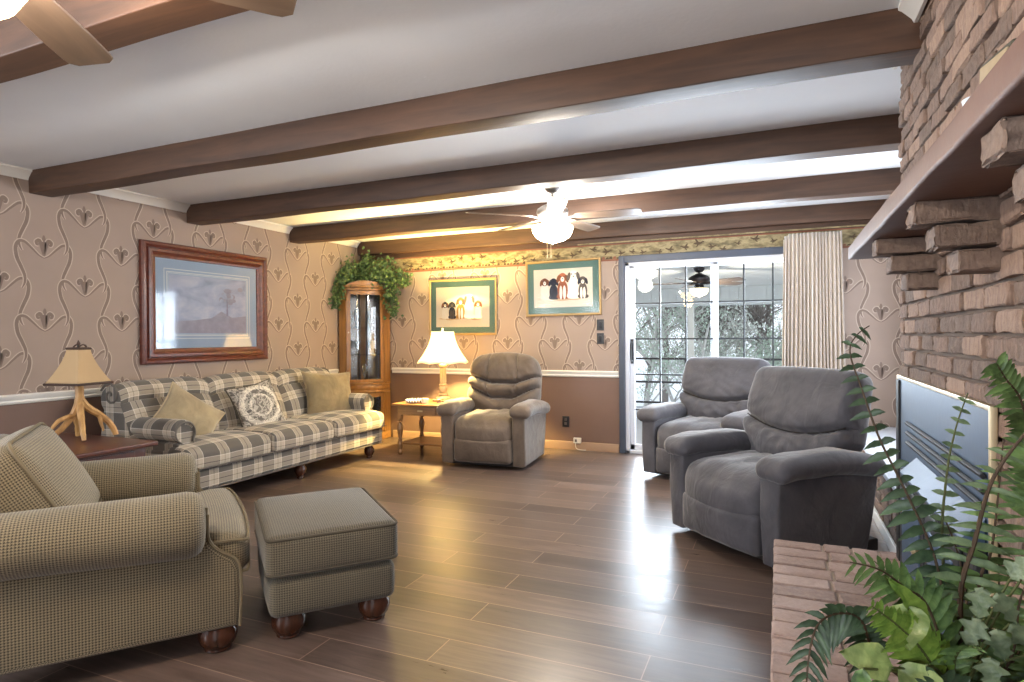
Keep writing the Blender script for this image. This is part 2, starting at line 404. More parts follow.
def extr(poly, axis, a0, a1, bev=0.0, steps=2):
    """extrude a 2D polygon (other two axes in order) along axis with a small rounded edge"""
    P = np.array(poly, float); n = len(P)
    area = .5*sum(P[i][0]*P[(i+1)%n][1]-P[(i+1)%n][0]*P[i][1] for i in range(n))
    if area < 0: P = P[::-1]
    def inset(d):
        o = []
        for i in range(n):
            e1 = P[i]-P[i-1]; e2 = P[(i+1)%n]-P[i]
            n1 = np.array([-e1[1], e1[0]])/max(1e-9, np.linalg.norm(e1)); n2 = np.array([-e2[1], e2[0]])/max(1e-9, np.linalg.norm(e2))
            b = n1+n2; b = b/max(.5, b@b)*2 if b@b > 1e-6 else n1
            o.append(P[i]+b*d)
        return o
    sec = []
    if bev:
        sec = [(a0+bev*(1-math.cos(PI/2*k/steps)), bev*(1-math.sin(PI/2*k/steps))) for k in range(steps+1)]
        sec += [(a0+a1-x, d) for x, d in sec[::-1]]
    else: sec = [(a0,0),(a1,0)]
    rings = []
    for x, d in sec:
        q = inset(d); ring = []
        for p in q:
            c = [0,0,0]; oth = [i for i in range(3) if i != axis]; c[axis] = x; c[oth[0]] = p[0]; c[oth[1]] = p[1]; ring.append(tuple(c))
        rings.append(ring)
    return loft(rings)

def tag(o, label=None, cat=None, group=None, kind=None):
    if label: o['label'] = label
    if cat: o['category'] = cat
    if group: o['group'] = group
    if kind: o['kind'] = kind
    return o
def thing(name, label, cat, loc=(0,0,0), rz=0, group=None):
    o = bpy.data.objects.new(name, None); C.objects.link(o); o.location = loc; o.rotation_euler = (0,0,rz); o.empty_display_size = .1
    return tag(o, label, cat, group)
def struct(o): o['kind'] = 'structure'; return o
def copy_tree(o, parent=None):
    c = o.copy(); C.objects.link(c)
    if parent is not None: c.parent = parent
    for ch in [x for x in bpy.data.objects if x.parent == o]: copy_tree(ch, c)
    return c
def face_rot(fx, fy): return math.atan2(fx, -fy)     # local -Y looks towards (fx, fy)

# ------------------------------------------------------------------ room numbers
XL, YB, ZC = -4.89, 6.46, 2.45
XR, YF = 1.15, -2.6
DX0, DX1, DZ = -1.49, .46, 2.02          # patio door opening
SKY, WINP, DOORP, LAMPP, EXPO = 1.7, 125, 240, 470, 0.16
FANP, NFANP, FANUP, SIDEP, NFANUP, LWP = 26, 14, 58, 66, 140, 165
def flat(pts, uvs=None): return [tuple(p) for p in pts], [tuple(range(len(pts)))], None
# --- floor, ceiling
o = struct(MB().add(box(XL-.15, XR+.15, YF-.15, YB+.02, -.12, 0)).build('floor', 'floor', smooth=False))
o = struct(MB().add(box(XL-.15, XR+.15, YF-.15, YB+.15, ZC, ZC+.12)).build('ceiling', 'ceiling', smooth=False))

# --- wallpaper scrolls as flat ribbons laid on the wall
def motif_strokes():
    S = []     # (points, widths, material)
    for sg in (-1, 1):
        arm = spline([(0,0),(-.035*sg,.020),(-.080*sg,.066),(-.125*sg,.106),(-.163*sg,.104),(-.183*sg,.06),(-.176*sg,-.01),(-.150*sg,-.075),(-.128*sg,-.135),(-.128*sg,-.185),(-.145*sg,-.225)], 4)
        k = len(arm); w = [.003+.0105*math.sin(PI*min(1, i/(k-1)*1.02))**.8*(.5+.9*(i/(k-1))) for i in range(k)]
        S.append((arm, w, 2))
        off = []
        for i in range(k):
            d = np.array(arm[min(i+1,k-1)])-np.array(arm[max(i-1,0)]); d = d/max(1e-6, np.linalg.norm(d)); nn = np.array([-d[1], d[0]])*sg
            off.append(np.array(arm[i])-nn*(w[i]*.8+.0035))
        S.append((off, [.0036]*k, 3))
        off2 = [np.array(arm[i])+(np.array(arm[i])-off[i])*1.1 for i in range(k//2, k)]
        S.append((off2, [.0022]*len(off2), 3))
        lobe = spline([(-.004*sg,.016),(-.012*sg,.055),(-.016*sg,.09),(-.024*sg,.118),(-.042*sg,.124),(-.052*sg,.108),(-.042*sg,.094),(-.033*sg,.103)], 4)
        k = len(lobe); S.append((lobe, [.002+.013*math.sin(PI*(.06+.9*i/(k-1)))**1.5 for i in range(k)], 2))
        curl = spline([(-.008*sg,.118),(-.020*sg,.138),(-.042*sg,.141),(-.064*sg,.118),(-.056*sg,.088),(-.036*sg,.082)], 4); S.append((curl, [.0034]*len(curl), 3))
    core = spline([(0,.03),(0,.08),(0,.13),(0,.165)], 4); k = len(core)
    S.append((core, [.002+.013*math.sin(PI*(.05+.9*i/(k-1))) for i in range(k)], 2))
    return S
STROKES = motif_strokes()
def ribbon(mb, put, pts, ws, mat, lift, x0, x1, z0, z1):
    n = len(pts); prev = None
    for i in range(n):
        p = np.array(pts[i]); d = np.array(pts[min(i+1,n-1)])-np.array(pts[max(i-1,0)]); d = d/max(1e-6, np.linalg.norm(d)); nn = np.array([-d[1], d[0]])
        a, b = p+nn*ws[i], p-nn*ws[i]
        cur = (a, b)
        if prev is not None:
            q = [prev[0], prev[1], cur[1], cur[0]]
            if all(x0 < t[0] < x1 and z0 < t[1] < z1 for t in q):
                mb.add(([put(t[0], t[1], lift) for t in q], [(0,1,2,3)], None), mat)
        prev = cur
def wallpaper(mb, put, sx0, x0, x1, z0, z1, zc):
    i0 = int((x0-sx0)/.285)-2; i1 = int((x1-sx0)/.285)+2
    for i in range(i0, i1+1):
        for k in range(-2, 4):
            cx = sx0+i*.285; cz = zc+k*.53+(.265 if i % 2 else 0)
            for j, (pts, ws, m) in enumerate(STROKES):
                ribbon(mb, put, [(cx+p[0], cz+p[1]) for p in pts], ws, m, .0006+.00015*(j % 7)+(.0004 if m == 3 else 0), x0, x1, z0, z1)
RAIL = .835
# left wall
LW = (-2.2, .2, .95, 2.15)  # unseen window, added to bring in fill light from behind left
w = MB().add(box(XL-.15, XL, YF-.15, YB+.15, 0, RAIL), 1).add(box(XL-.15, XL, LW[1], YB+.15, RAIL, ZC), 0).add(box(XL-.15, XL, YF-.15, LW[0], RAIL, ZC), 0)
w.add(box(XL-.15, XL, LW[0], LW[1], RAIL, LW[2]), 0).add(box(XL-.15, XL, LW[0], LW[1], LW[3], ZC), 0)
fr = MB()
for q in ((LW[0], LW[1], LW[2]-.03, LW[2]+.05), (LW[0], LW[1], LW[3]-.05, LW[3]+.03), (LW[0], LW[0]+.05, LW[2], LW[3]), (LW[1]-.05, LW[1], LW[2], LW[3]), (-1.03, -.97, LW[2], LW[3])): fr.add(box(XL-.12, XL+.02, *q))
struct(fr.build('window_4', 'white_trim', smooth=False))
wallpaper(w, lambda s_, z, l: (XL+l, s_, z), 2.755, .45, YB-.002, RAIL+.03, ZC, 1.31)
struct(w.build('wall_left', ['paper', 'dado', 'paper_dark', 'paper_light'], smooth=False))
# back wall with the door opening
w = MB()
for (a, b, c, d, m) in ((XL, DX0, 0, RAIL, 1), (XL, DX0, RAIL, ZC, 0), (DX1, XR+.15, 0, RAIL, 0), (DX1, XR+.15, RAIL, ZC, 0), (DX0, DX1, DZ, ZC, 0)):
    w.add(box(a, b, YB, YB+.15, c, d), m)
put = lambda s_, z, l: (s_, YB-l, z)
wallpaper(w, put, -2.85, XL+.002, DX0-.065, RAIL+.03, 2.05, 1.09)
wallpaper(w, put, -2.85+.285*12, DX1+.01, XR, .1, 2.05, 1.09)
# hunting border: a strip with a red edge and ducks
w.add(box(XL, XR, YB-.0022, YB+.01, 2.055, 2.225), 4); w.add(box(XL, XR, YB-.0032, YB+.01, 2.045, 2.062), 5); w.add(box(XL, XR, YB-.0032, YB+.01, 2.215, 2.228), 5)
def bird(cx, cz, s_, fl):
    body = [(-.05,0),(-.03,.012),(0,.016),(.03,.014),(.048,.024),(.066,.022),(.07,.014),(.05,.006),(.03,-.008),(0,-.014),(-.03,-.008)]
    wing = [(-.012,.008),(-.034,.05),(-.012,.044),(.012,.012)]; wing2 = [(0,-.006),(-.026,-.04),(-.004,-.034),(.016,-.004)]
    for k, pl in enumerate((body, wing, wing2)):
        w.add(([put(cx+fl*x*s_, cz+z*s_, .0036+.0004*k) for x, z in pl], [tuple(range(len(pl)))], None), 6)
for i in range(44):
    x = XL+.1+i*.135+random.uniform(-.03,.03)
    if x < XR-.1: bird(x, 2.14+random.uniform(-.045,.045), random.uniform(.5,.95), random.choice((-1,1)))
for i in range(150):      # reeds and scrub along the foot of the border
    x = XL+.05+i*.04; h_ = random.uniform(.012,.035)
    if x < XR-.05: w.add(([put(x-.02, 2.065, .0034), put(x+.02, 2.065, .0034), put(x+.012, 2.065+h_, .0034), put(x-.008, 2.065+h_*.8, .0034)], [(0,1,2,3)], None), 6 if i % 3 else 5)
struct(w.build('wall_back', ['paper', 'dado', 'paper_dark', 'paper_light', 'border', 'border_red', 'border_bird'], smooth=False))
w = MB(); RW = (4.3, 5.9, .85, 1.95)
for q in ((YF-.15, RW[0], 0, ZC), (RW[1], YB+.15, 0, ZC), (RW[0], RW[1], 0, RW[2]), (RW[0], RW[1], RW[3], ZC)): w.add(box(XR, XR+.15, *q))
struct(w.build('wall_right', 'paper', smooth=False))
fr = MB()
for q in ((RW[0], RW[1], RW[2]-.04, RW[2]+.05), (RW[0], RW[1], RW[3]-.05, RW[3]+.04), (RW[0], RW[0]+.05, RW[2], RW[3]), (RW[1]-.05, RW[1], RW[2], RW[3]), (5.07, 5.13, RW[2], RW[3])): fr.add(box(XR-.02, XR+.12, *q))
struct(fr.build('window_3', 'white_trim', smooth=False))
# front wall (behind the camera) with two unseen window openings added for fill light
w = MB(); WZ0, WZ1 = .85, 2.15; WX = ((-4.75, -3.45), (.12, 1.05))
w.add(box(XL, XR, YF-.15, YF, 0, WZ0), 0).add(box(XL, XR, YF-.15, YF, WZ1, ZC), 0)
for a, b in ((XL, WX[0][0]), (WX[0][1], WX[1][0]), (WX[1][1], XR)): w.add(box(a, b, YF-.15, YF, WZ0, WZ1), 0)
struct(w.build('wall_front', ['paper'], smooth=False))
for i, (a, b) in enumerate(WX):
    fr = MB()
    for q in ((a, b, WZ0-.03, WZ0+.05), (a, b, WZ1-.05, WZ1+.03), (a, a+.05, WZ0, WZ1), (b-.05, b, WZ0, WZ1), ((a+b)/2-.03, (a+b)/2+.03, WZ0, WZ1)):
        fr.add(box(q[0], q[1], YF-.12, YF+.02, q[2], q[3]))
    struct(fr.build('window_%d' % (i+1), 'white_trim', smooth=False))  # frames of the added openings, out of view

# --- crown, rail and baseboard profiles
def crown(axis_pts, prof): return loft([[tuple(np.array(p)+np.array(q)) for q in prof] for p in axis_pts])
cp = [(0,0,-.068),(.012,0,-.068),(.02,0,-.052),(.05,0,-.02),(.062,0,-.012),(.062,0,0),(0,0,0)]
BEAMS = [(-1.16,-1.02), (.11,.26), (1.33,1.475), (2.655,2.81), (3.925,4.08), (5.195,5.34), (6.37,YB)]
k = 0
prev = YF
for (a, b) in BEAMS:
    if a > prev+.01:
        k += 1; struct(MB().add(crown([(XL, prev, ZC), (XL, a, ZC)], cp)).build('trim_%d' % k, 'white_trim', angle=25))
    prev = b
k += 1; cp2 = [(-x, 0, z) for x, _, z in cp]
struct(MB().add(crown([(.47, 2.81, ZC), (.47, 3.085, ZC)], cp2)).build('trim_%d' % k, 'white_trim', angle=25))
k += 1; struct(MB().add(crown([(.47, 1.475, ZC), (.47, 2.655, ZC)], cp2)).build('trim_%d' % k, 'white_trim', angle=25))
rp = [(0,0,-.034),(.012,0,-.034),(.02,0,-.02),(.014,0,-.008),(.026,0,.008),(.03,0,.026),(.02,0,.034),(0,0,.034)]
struct(MB().add(crown([(XL, YF, RAIL), (XL, 5.97, RAIL)], rp)).build('chair_rail_left', 'white_trim', angle=25))
rpb = [(0, -x, z) for x, _, z in rp]
struct(MB().add(crown([(-4.42, YB, RAIL), (DX0-.07, YB, RAIL)], rpb)).build('chair_rail_back', 'white_trim', angle=25))
bp = [(0,0,0),(.016,0,0),(.016,0,.07),(.01,0,.085),(0,0,.09)]
struct(MB().add(crown([(XL, YF, 0), (XL, 5.97, 0)], bp)).build('baseboard_left', 'tan_baseboard', angle=25))
struct(MB().add(crown([(-4.42, YB, 0), (DX0-.07, YB, 0)], [(0, -x, z) for x, _, z in bp])).build('baseboard_back', 'tan_baseboard', angle=25))
# trim strip below the last beam
struct(MB().add(box(XL+.01, XR-.01, YB-.02, YB, 2.228, 2.288)).build('trim_20', 'beam_wood', smooth=False))
struct(MB().add(box(-2.0, XR-.01, YB-.026, YB-.0205, 2.232, 2.246)).build('trim_21', 'border', smooth=False))
# --- ceiling beams
for i, (a, b) in enumerate(BEAMS):
    h_ = ZC-2.288; r_ = rbox(XR-XL-.02, b-a, h_, .006, (40,2,2), fn=lambda P: P+np.c_[P[:,0]*0, .0025*np.sin(P[:,0]*5+P[:,2]*9), .003*np.sin(P[:,0]*3.7+1)*(P[:,2] < 0)])
    o = MB().add(r_, 0, T(((XL+XR)/2, (a+b)/2, ZC-h_/2))).build('ceiling_beam', 'beam_wood'); struct(o)

# --- sliding patio door (built into the wall)
d = struct(bpy.data.objects.new('door_1', None)); C.objects.link(d); d.location = (0, YB, 0)
c_ = MB()
for q in ((DX0-.062, DX0, 0, DZ+.07), (DX1, DX1+.062, 0, DZ+.07), (DX0, DX1, DZ, DZ+.07)): c_.add(rbox(q[1]-q[0], .03, q[3]-q[2], .006, (1,1,1)), 0, T(((q[0]+q[1])/2, -.012, (q[2]+q[3])/2)))
c_.build('casing', 'casing_blue', d)
f_ = MB()
for q in ((DX0, DX0+.045, 0, DZ), (DX1-.045, DX1, 0, DZ), (DX0, DX1, DZ-.04, DZ), (DX0, DX1, 0, .035)): f_.add(rbox(q[1]-q[0], .13, q[3]-q[2], .005, (1,1,1)), 0, T(((q[0]+q[1])/2, .068, (q[2]+q[3])/2)))
f_.build('frame', 'door_white', d)
def sash(x0, x1, y, cols):
    s_ = MB(); z0, z1 = .035, DZ-.04; fw = .05
    for q in ((x0, x0+fw, z0, z1), (x1-fw, x1, z0, z1), (x0, x1, z0, z0+.06), (x0, x1, z1-.025, z1)): s_.add(rbox(q[1]-q[0], .035, q[3]-q[2], .006, (1,1,1)), 0, T(((q[0]+q[1])/2, y, (q[2]+q[3])/2)))
    so = s_.build('sash', 'door_white', d)
    gx0, gx1, gz0, gz1 = x0+fw, x1-fw, z0+.06, z1-.025
    g = MB(); g.add(box(gx0, gx1, y-.003, y+.003, gz0, gz1)); g.build('glass', 'pane', so, smooth=False)
    b = MB()
    for i in range(1, cols): x = gx0+(gx1-gx0)*i/cols; b.add(box(x-.008, x+.008, y-.009, y+.009, gz0, gz1))
    for i in range(1, 5): z = gz0+(gz1-gz0)*i/5; b.add(box(gx0, gx1, y-.0085, y+.0085, z-.008, z+.008))
    b.build('muntin', 'muntin', so, smooth=False)
    return so
ls = sash(-1.445, -.555, .045, 3); sash(-.63, .535, .09, 4)
hd = MB().add(tube(spline([(-1.42,-.0,.98),(-1.42,-.03,1.0),(-1.42,-.035,1.08),(-1.42,-.03,1.16),(-1.42,0,1.18)], 4), .009, 8)).add(rbox(.03, .014, .26, .005, (1,1,1)), 0, T((-1.42, .022, 1.08)))
hd.build('door_handle', 'dark_metal', ls)

# --- curtain
cu = thing('curtain', 'beige pleated curtain drawn to the side of the patio door', 'curtain', (.295, YB-.09, 0))
def curtain():
    nx, nz = 160, 24; V=[]; F=[]; U=[]
    for j in range(nz+1):
        t = j/nz; z = .04+(2.19-.04)*t
        for i in range(nx+1):
            u = i/nx; xw = .245+.035*(1-t); fold = math.sin(u*16*2*PI+.6*math.sin(u*9)); amp = .036*(1-.4*t)
            zz = z-(.05*max(0, 1-u/.09)*t**6)
            V.append((-xw+2*xw*u+.004*math.sin(3*t+u*20), -.02+amp*fold+.012*math.sin(u*7+t*2), zz))
    for j in range(nz):
        for i in range(nx):
            a = j*(nx+1)+i; F.append((a, a+1, a+nx+2, a+nx+1)); U.append([(i/nx, j/nz), ((i+1)/nx, j/nz), ((i+1)/nx, (j+1)/nz), (i/nx, (j+1)/nz)])
    return V, F, U
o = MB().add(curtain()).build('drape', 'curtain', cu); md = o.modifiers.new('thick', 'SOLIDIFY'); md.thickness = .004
MB().add(tube([(-.24,.02,2.165),(.24,.02,2.165)], .012, 8)).build('curtain_rod', 'white_trim', cu)

# --- chimney of real bricks, corbels under the mantel
CX, CY0, CY1 = .48, .25, 3.085
ch = MB().add(box(CX+.014, XR, CY0, CY1-.014, 0, ZC), 0)
Z0 = 0.0; ch_h, bl = .0625, .195; row = 0; z = Z0
while z < ZC:
    y = CY1-(.0 if row % 2 else bl*.5); first = True; yy = CY1
    L_ = bl if row % 2 else bl*.5
    while yy > CY0:
        l = L_ if first else bl
        b0 = max(CY0, yy-l+.011); zz1 = min(ZC, z+ch_h-.010)
        # the steel insert takes the middle of the chimney breast
        if not (z > .28 and zz1 < 1.06 and yy > 1.7 and b0 < 3.03 and False) and yy-b0 > .03 and zz1-z > .02:
            dx = random.uniform(-.006,.006); dep = .06
            br = rbox(dep, yy-b0, zz1-z, .006, (1,3,2), m=1, fn=lambda P: P+rng.normal(0, .0016, P.shape))
            ch.add(br, 1, T((CX+dep/2+dx, (yy+b0)/2, (z+zz1)/2), (0,0,random.uniform(-.02,.02))), tone=random.random())
        yy -= l; first = False
    # end face towards the door
    x = CX+.06
    while x < XR:
        ch.add(rbox(bl-.011, .05, ch_h-.010, .006, (2,1,1), m=1), 1, T((x+bl/2+.01, CY1-.025, z+(ch_h-.010)/2)), tone=random.random()); x += bl
    z += ch_h; row += 1
struct(ch.build('wall_chimney', ['mortar_dark', 'brick'], angle=35))
for yc in (1.13, 1.772, 2.405):
    cb = MB()
    for k, (xo, z0, z1) in enumerate(((.306, 1.518, 1.570), (.348, 1.457, 1.510), (.394, 1.397, 1.449))):
        cb.add(rbox(CX-xo+.03, .105, z1-z0, .006, (4,3,3), m=2, fn=lambda P: P+rng.normal(0, .0018, P.shape)), 0, T(((xo+CX+.03)/2, yc+.05, (z0+z1)/2)), tone=random.uniform(.2,.7))
    o = cb.build('corbel', 'mantel_brick', angle=35); tag(o, {1.13: 'stepped brick corbel under the mantel nearest the small tan block', 1.772: 'middle stepped brick corbel under the mantel', 2.405: 'stepped brick corbel under the far end of the mantel by the curtain'}[yc], 'corbel', 'corbels under the mantel')
def rough(P): return P+np.array([[.003*noise.noise(Vector((p[0]*9, p[1]*5, p[2]*9))), 0, .004*noise.noise(Vector((p[0]*7+3, p[1]*4, p[2]*7)))] for p in P])
o = MB().add(rbox(.225, 2.7, .058, .008, (4,60,2), fn=rough), 0, T((.28+.1125, 1.70, 1.60))).build('mantel_shelf', 'mantel_paint'); tag(o, 'long reddish brown mantel shelf on brick corbels over the fireplace', 'mantel')
# --- raised hearth: rows of bricks laid flat
HZ = .30
he = MB().add(box(.0, CX+.012, CY0, 3.10, 0, HZ-.007), 0)
y = 3.108; k = 0
while y > .5:
    rw = .112; xs = [(-.022, .176), (.187, .385), (.395, .478)] if k % 2 == 0 else [(-.022, .190), (.201, .39), (.4, .478)]
    if k == 0: xs = [(-.022, .172), (.182, .285), (.295, .39), (.4, .478)]
    for a, b in xs:
        he.add(rbox(b-a, rw-.011, .06, .007, (3,2,1), m=2, fn=lambda P: P+rng.normal(0, .0012, P.shape)), 1, T(((a+b)/2, y-rw/2, HZ-.03+random.uniform(-.003,.003)), (0,0,random.uniform(-.012,.012))), tone=random.random())
    for zz in (.08, .165): he.add(rbox(.05, rw*1.9 if k % 2 == 0 else .01, .07, .006, (1,1,1), m=1), 1, T((.012, y-rw, zz)), tone=random.random())
    y -= rw; k += 1
for zz in (.06, .145, .225):
    for x in (.08, .29, .43): he.add(rbox(.19 if x < .4 else .08, .04, .07, .006, (1,1,1), m=1), 1, T((x, 3.088, zz)), tone=random.random())
struct(he.build('hearth_slab', ['mortar', 'hearth_brick'], angle=35))
# --- low brick ledge beyond the chimney with a pale slab on top
le = MB().add(box(.612, XR, CY1+.01, YB-.01, 0, .37), 0)
z = .075; row = 0
while z < .36:
    y = CY1+.02+(0 if row % 2 else .1)
    while y < YB-.12:
        le.add(rbox(.03, .192, .068, .005, (1,2,1), m=1, fn=lambda P: P+rng.normal(0, .0012, P.shape)), 1, T((.612+random.uniform(-.004,.004), y+.1, z+.035)), tone=random.random()); y += .204
    z += .078; row += 1
struct(le.build('wall_ledge', ['mortar', 'brick'], angle=35))
struct(MB().add(rbox(XR-.585, YB-CY1-.03, .035, .006, (2,2,1)), 0, T(((XR+.585)/2, (YB+CY1)/2, .39))).build('trim_30', 'slab_white'))
struct(MB().add(rbox(.016, YB-CY1-.03, .075, .004, (1,2,1)), 0, T((.59, (YB+CY1)/2, .0375))).build('baseboard_right', 'white_trim'))
# ------------------------------------------------------------------ fireplace insert
ins = thing('fireplace_insert', 'blue-grey steel fireplace insert with brass trim set against the brick chimney', 'fireplace', (.472, 2.43, HZ))
IY0, IY1, IZ = -.62, .62, .765
MB().add(rbox(.014, IY1-IY0, IZ, .004, (1,4,2)), 0, T((0, (IY0+IY1)/2, IZ/2))).build('surround_panel', 'insert_steel', ins)
b = MB()
for q in ((IY0, IY1, IZ-.004, IZ+.010), (IY0-.010, IY0+.004, 0, IZ+.010), (IY1-.004, IY1+.010, 0, IZ+.010)): b.add(rbox(.017, q[1]-q[0], q[3]-q[2], .003, (1,1,1)), 0, T((-.001, (q[0]+q[1])/2, (q[2]+q[3])/2)))
b.build('trim_strip', 'brass', ins)
MB().add(rbox(.022, .06, IZ-.01, .003, (1,1,2)), 0, T((-.004, IY1-.036, IZ/2-.004))).build('side_rail', 'insert_black', ins)
for z in (.525, .562, .60):
    MB().add(rbox(.012, .98, .014, .003, (1,1,1)), 0, T((-.014, -.11, z), (0,R(-30),0))).build('louver', 'insert_black', ins)
MB().add(extr([(-.010,.495),(-.062,.442),(-.062,.434),(-.010,.434)], 1, -.60, .22, .003)).build('hood', 'insert_steel', ins, angle=30)
MB().add(rbox(.03, 1.0, .42, .008, (2,6,3)), 0, T((-.022, -.11, .213))).build('firebox', 'insert_black', ins)
for s in (-1, 1):
    dr = MB().add(rbox(.012, .40, .34, .005, (1,2,2)), 0, T((-.042, -.11+s*.21, .22))).build('fire_door', 'insert_black', ins)
    MB().add(rbox(.006, .30, .24, .004, (1,2,2)), 0, T((-.049, -.11+s*.21, .22))).build('door_pane', 'insert_steel', dr)
    MB().add(lathe([(0,0),(.006,.002),(.006,.012),(.011,.02),(.009,.03),(0,.033)], 12), 0, T((-.047, -.11+s*.03, .24), (0,R(-90),0))).build('door_knob', 'brass', dr)

# ------------------------------------------------------------------ things on the mantel
tb = thing('wooden_block', 'small tan wooden block with a dark rim lying on the mantel', 'block', (.365, 1.20, 1.633))
MB().add(rbox(.10, .15, .05, .005, (1,2,1)), 0, T((0,0,.034), (R(8),0,0))).build('block_rim', 'dark_rim', tb)
MB().add(rbox(.008, .13, .034, .003, (1,1,1)), 0, T((-.05,0,.034), (R(8),0,0))).build('front_face', 'tan_block', tb)
MB().add(rbox(.085, .010, .034, .003, (1,1,1)), 0, T((0,.074,.044), (R(8),0,0))).build('end_face', 'tan_block', tb)
MB().add(rbox(.075, .11, .014, .005, (1,1,1)), 0, T((0,-.01,.005))).build('block_foot', 'dark_rim', tb)
ds = MB().add(lathe([(0,0),(.014,.0),(.022,.004),(.027,.014),(.029,.026),(.027,.026),(.024,.015),(.02,.008),(0,.005)], 24)).build('glass_dish', 'dish_white', loc=(.325, 1.305, 1.630))
tag(ds, 'small pale glass dish beside the tan block on the mantel', 'dish')

# ------------------------------------------------------------------ sofa
def foot_prof(h, r): return [(0,0),(r*.5,0),(r*.62,h*.06),(r*.55,h*.14),(r*.75,h*.22),(r,h*.42),(r*.98,h*.62),(r*.7,h*.78),(r*.62,h*.84),(r*.8,h*.92),(r*.8,h),(0,h)]
sofa = thing('sofa', 'long plaid sofa with rolled arms standing against the scroll wallpaper', 'sofa', (-4.315, 4.235, 0), face_rot(1, 0))
SW = 1.20
rail = MB().add(rbox(2*SW-.04, .96, .17, .03, (20,8,2), (0,.006,0)), 0, T((0, .0, .225)))
rail.build('base_frame', 'plaid', sofa)
MB().add(tube([(-SW+.03,-.482,.143),(SW-.03,-.482,.143)], .006, 6)).build('welt', 'piping_plaid', sofa)
for i in (-1, 0, 1):
    w_ = .765; side = i
    def fnc(P, side=side):
        P = P.copy()
        fr = np.clip((-.10-P[:,1])/.06, 0, 1); fr = fr*fr*(3-2*fr)
        if side: 
            ext = np.clip(P[:,0]*side/(w_/2), 0, 1)**2
            P[:,0] += side*ext*fr*.035
        P[:,2] += .012*np.clip(-P[:,1]/.3, -1, 1)*0 - .02*np.clip((-P[:,1]-.22)/.12, 0, 1)**2
        P[:,2] += np.array([.006*noise.noise(Vector((p[0]*5+side*3, p[1]*5, 1))) for p in P])
        return P
    cu_ = MB().add(rbox(w_, .70, .165, .05, (12,12,3), (.004,.012,.03), fnc), 0, T((i*.775, -.165, .39)))
    so = cu_.build('seat_cushion', 'plaid', sofa)
    if side: pass
    pts = [(i*.775+x*(.382+ (.03 if x*side > 0 else 0)), -.165-.352+.0, z) for x, z in ((-1,.315),(1,.315))]
    MB().add(tube(pts, .006, 6)).build('piping', 'piping_plaid', so)
# arms: rolled, set back behind the seat fronts
def roll_arm(s, x0, ytop0, ytop1, r, zt, zb, wpan, n=20):
    """profile in XZ swept along Y; s = outward side"""
    pr = [(-wpan, zb), (-wpan, zt-1.7*r)]
    for k in range(n+1):
        a = PI-(-.25)-(PI*1.45)*k/n; pr.append((.0+math.cos(a)*r*1.05, zt-r+math.sin(a)*r))
    pr += [(wpan, zt-2.0*r), (wpan, zb)]
    return [(x0+s*x, z) for x, z in pr]
for s in (-1, 1):
    pr = roll_arm(s, s*1.085, 0, 0, .085, .66, .14, .072)
    cx = s*1.085; rings = []
    for y, k in ((-.352,.82),(-.362,.93),(-.355,.985),(-.335,1.0),(-.2,1),(0,1),(.2,1),(.4,1)):
        zc = .45; rings.append([(cx+(x-cx)*k, y, zc+(z-zc)*(k if y < -.3 else 1)) for x, z in pr])
    rings = [[(x, min(y, 9), z) for x, y, z in r_] for r_ in rings]
    a_ = MB().add(loft(rings)).build('arm', 'plaid', sofa)
    face = [(cx+(x-cx)*.9, -.366, .45+(z-.45)*.92) for x, z in pr]
    MB().add(loop_tube(face, .006, 6)).build('arm_piping', 'piping_plaid', a_)
# scroll back in three upholstered panels
def back_profile(bulge):
    P = [(.09-bulge*.4, .40), (.085-bulge, .50), (.115-bulge, .62), (.16-bulge*.8, .72), (.195-bulge*.5, .79)]
    for k in range(10):
        a = R(200)-R(250)*k/9; P.append((.305+.115*math.cos(a), .825+.105*math.sin(a)))
    P += [(.40, .70), (.43, .45), (.44, .16), (.34, .15), (.20, .16)]
    return P
for i in (-1, 0, 1):
    rings = []; hw = .395
    for k in range(21):
        u = -1+2*k/20; bl_ = .05*(1-abs(u)**5); x = i*.79+u*hw
        dz = -.035*abs(u)**5; out = back_profile(bl_)
        rings.append([(x, y, z+(dz if z > .5 else 0)+.004*math.sin(u*2+i)*(z > .6)) for y, z in out])
    MB().add(loft(rings)).build('back_panel', 'plaid', sofa)
for s in (-1, 1):    # scroll discs at the ends of the rolled back
    sp = [(.305+.115*math.cos(a_)*(1-.1*a_), .825+.105*math.sin(a_)*(1-.1*a_)) for a_ in [R(20+36*k) for k in range(16)]]
    MB().add(tube([(s*1.187, y, z) for y, z in sp], .009, 6)).build('scroll_welt', 'piping_plaid', sofa)
for x in (-.97, .03, 1.03):
    MB().add(lathe(foot_prof(.145, .052), 20), 0, T((x, -.41, 0))).build('foot', 'foot_wood', sofa)
    MB().add(lathe(foot_prof(.145, .052), 20), 0, T((x, .36, 0))).build('foot', 'foot_wood', sofa)

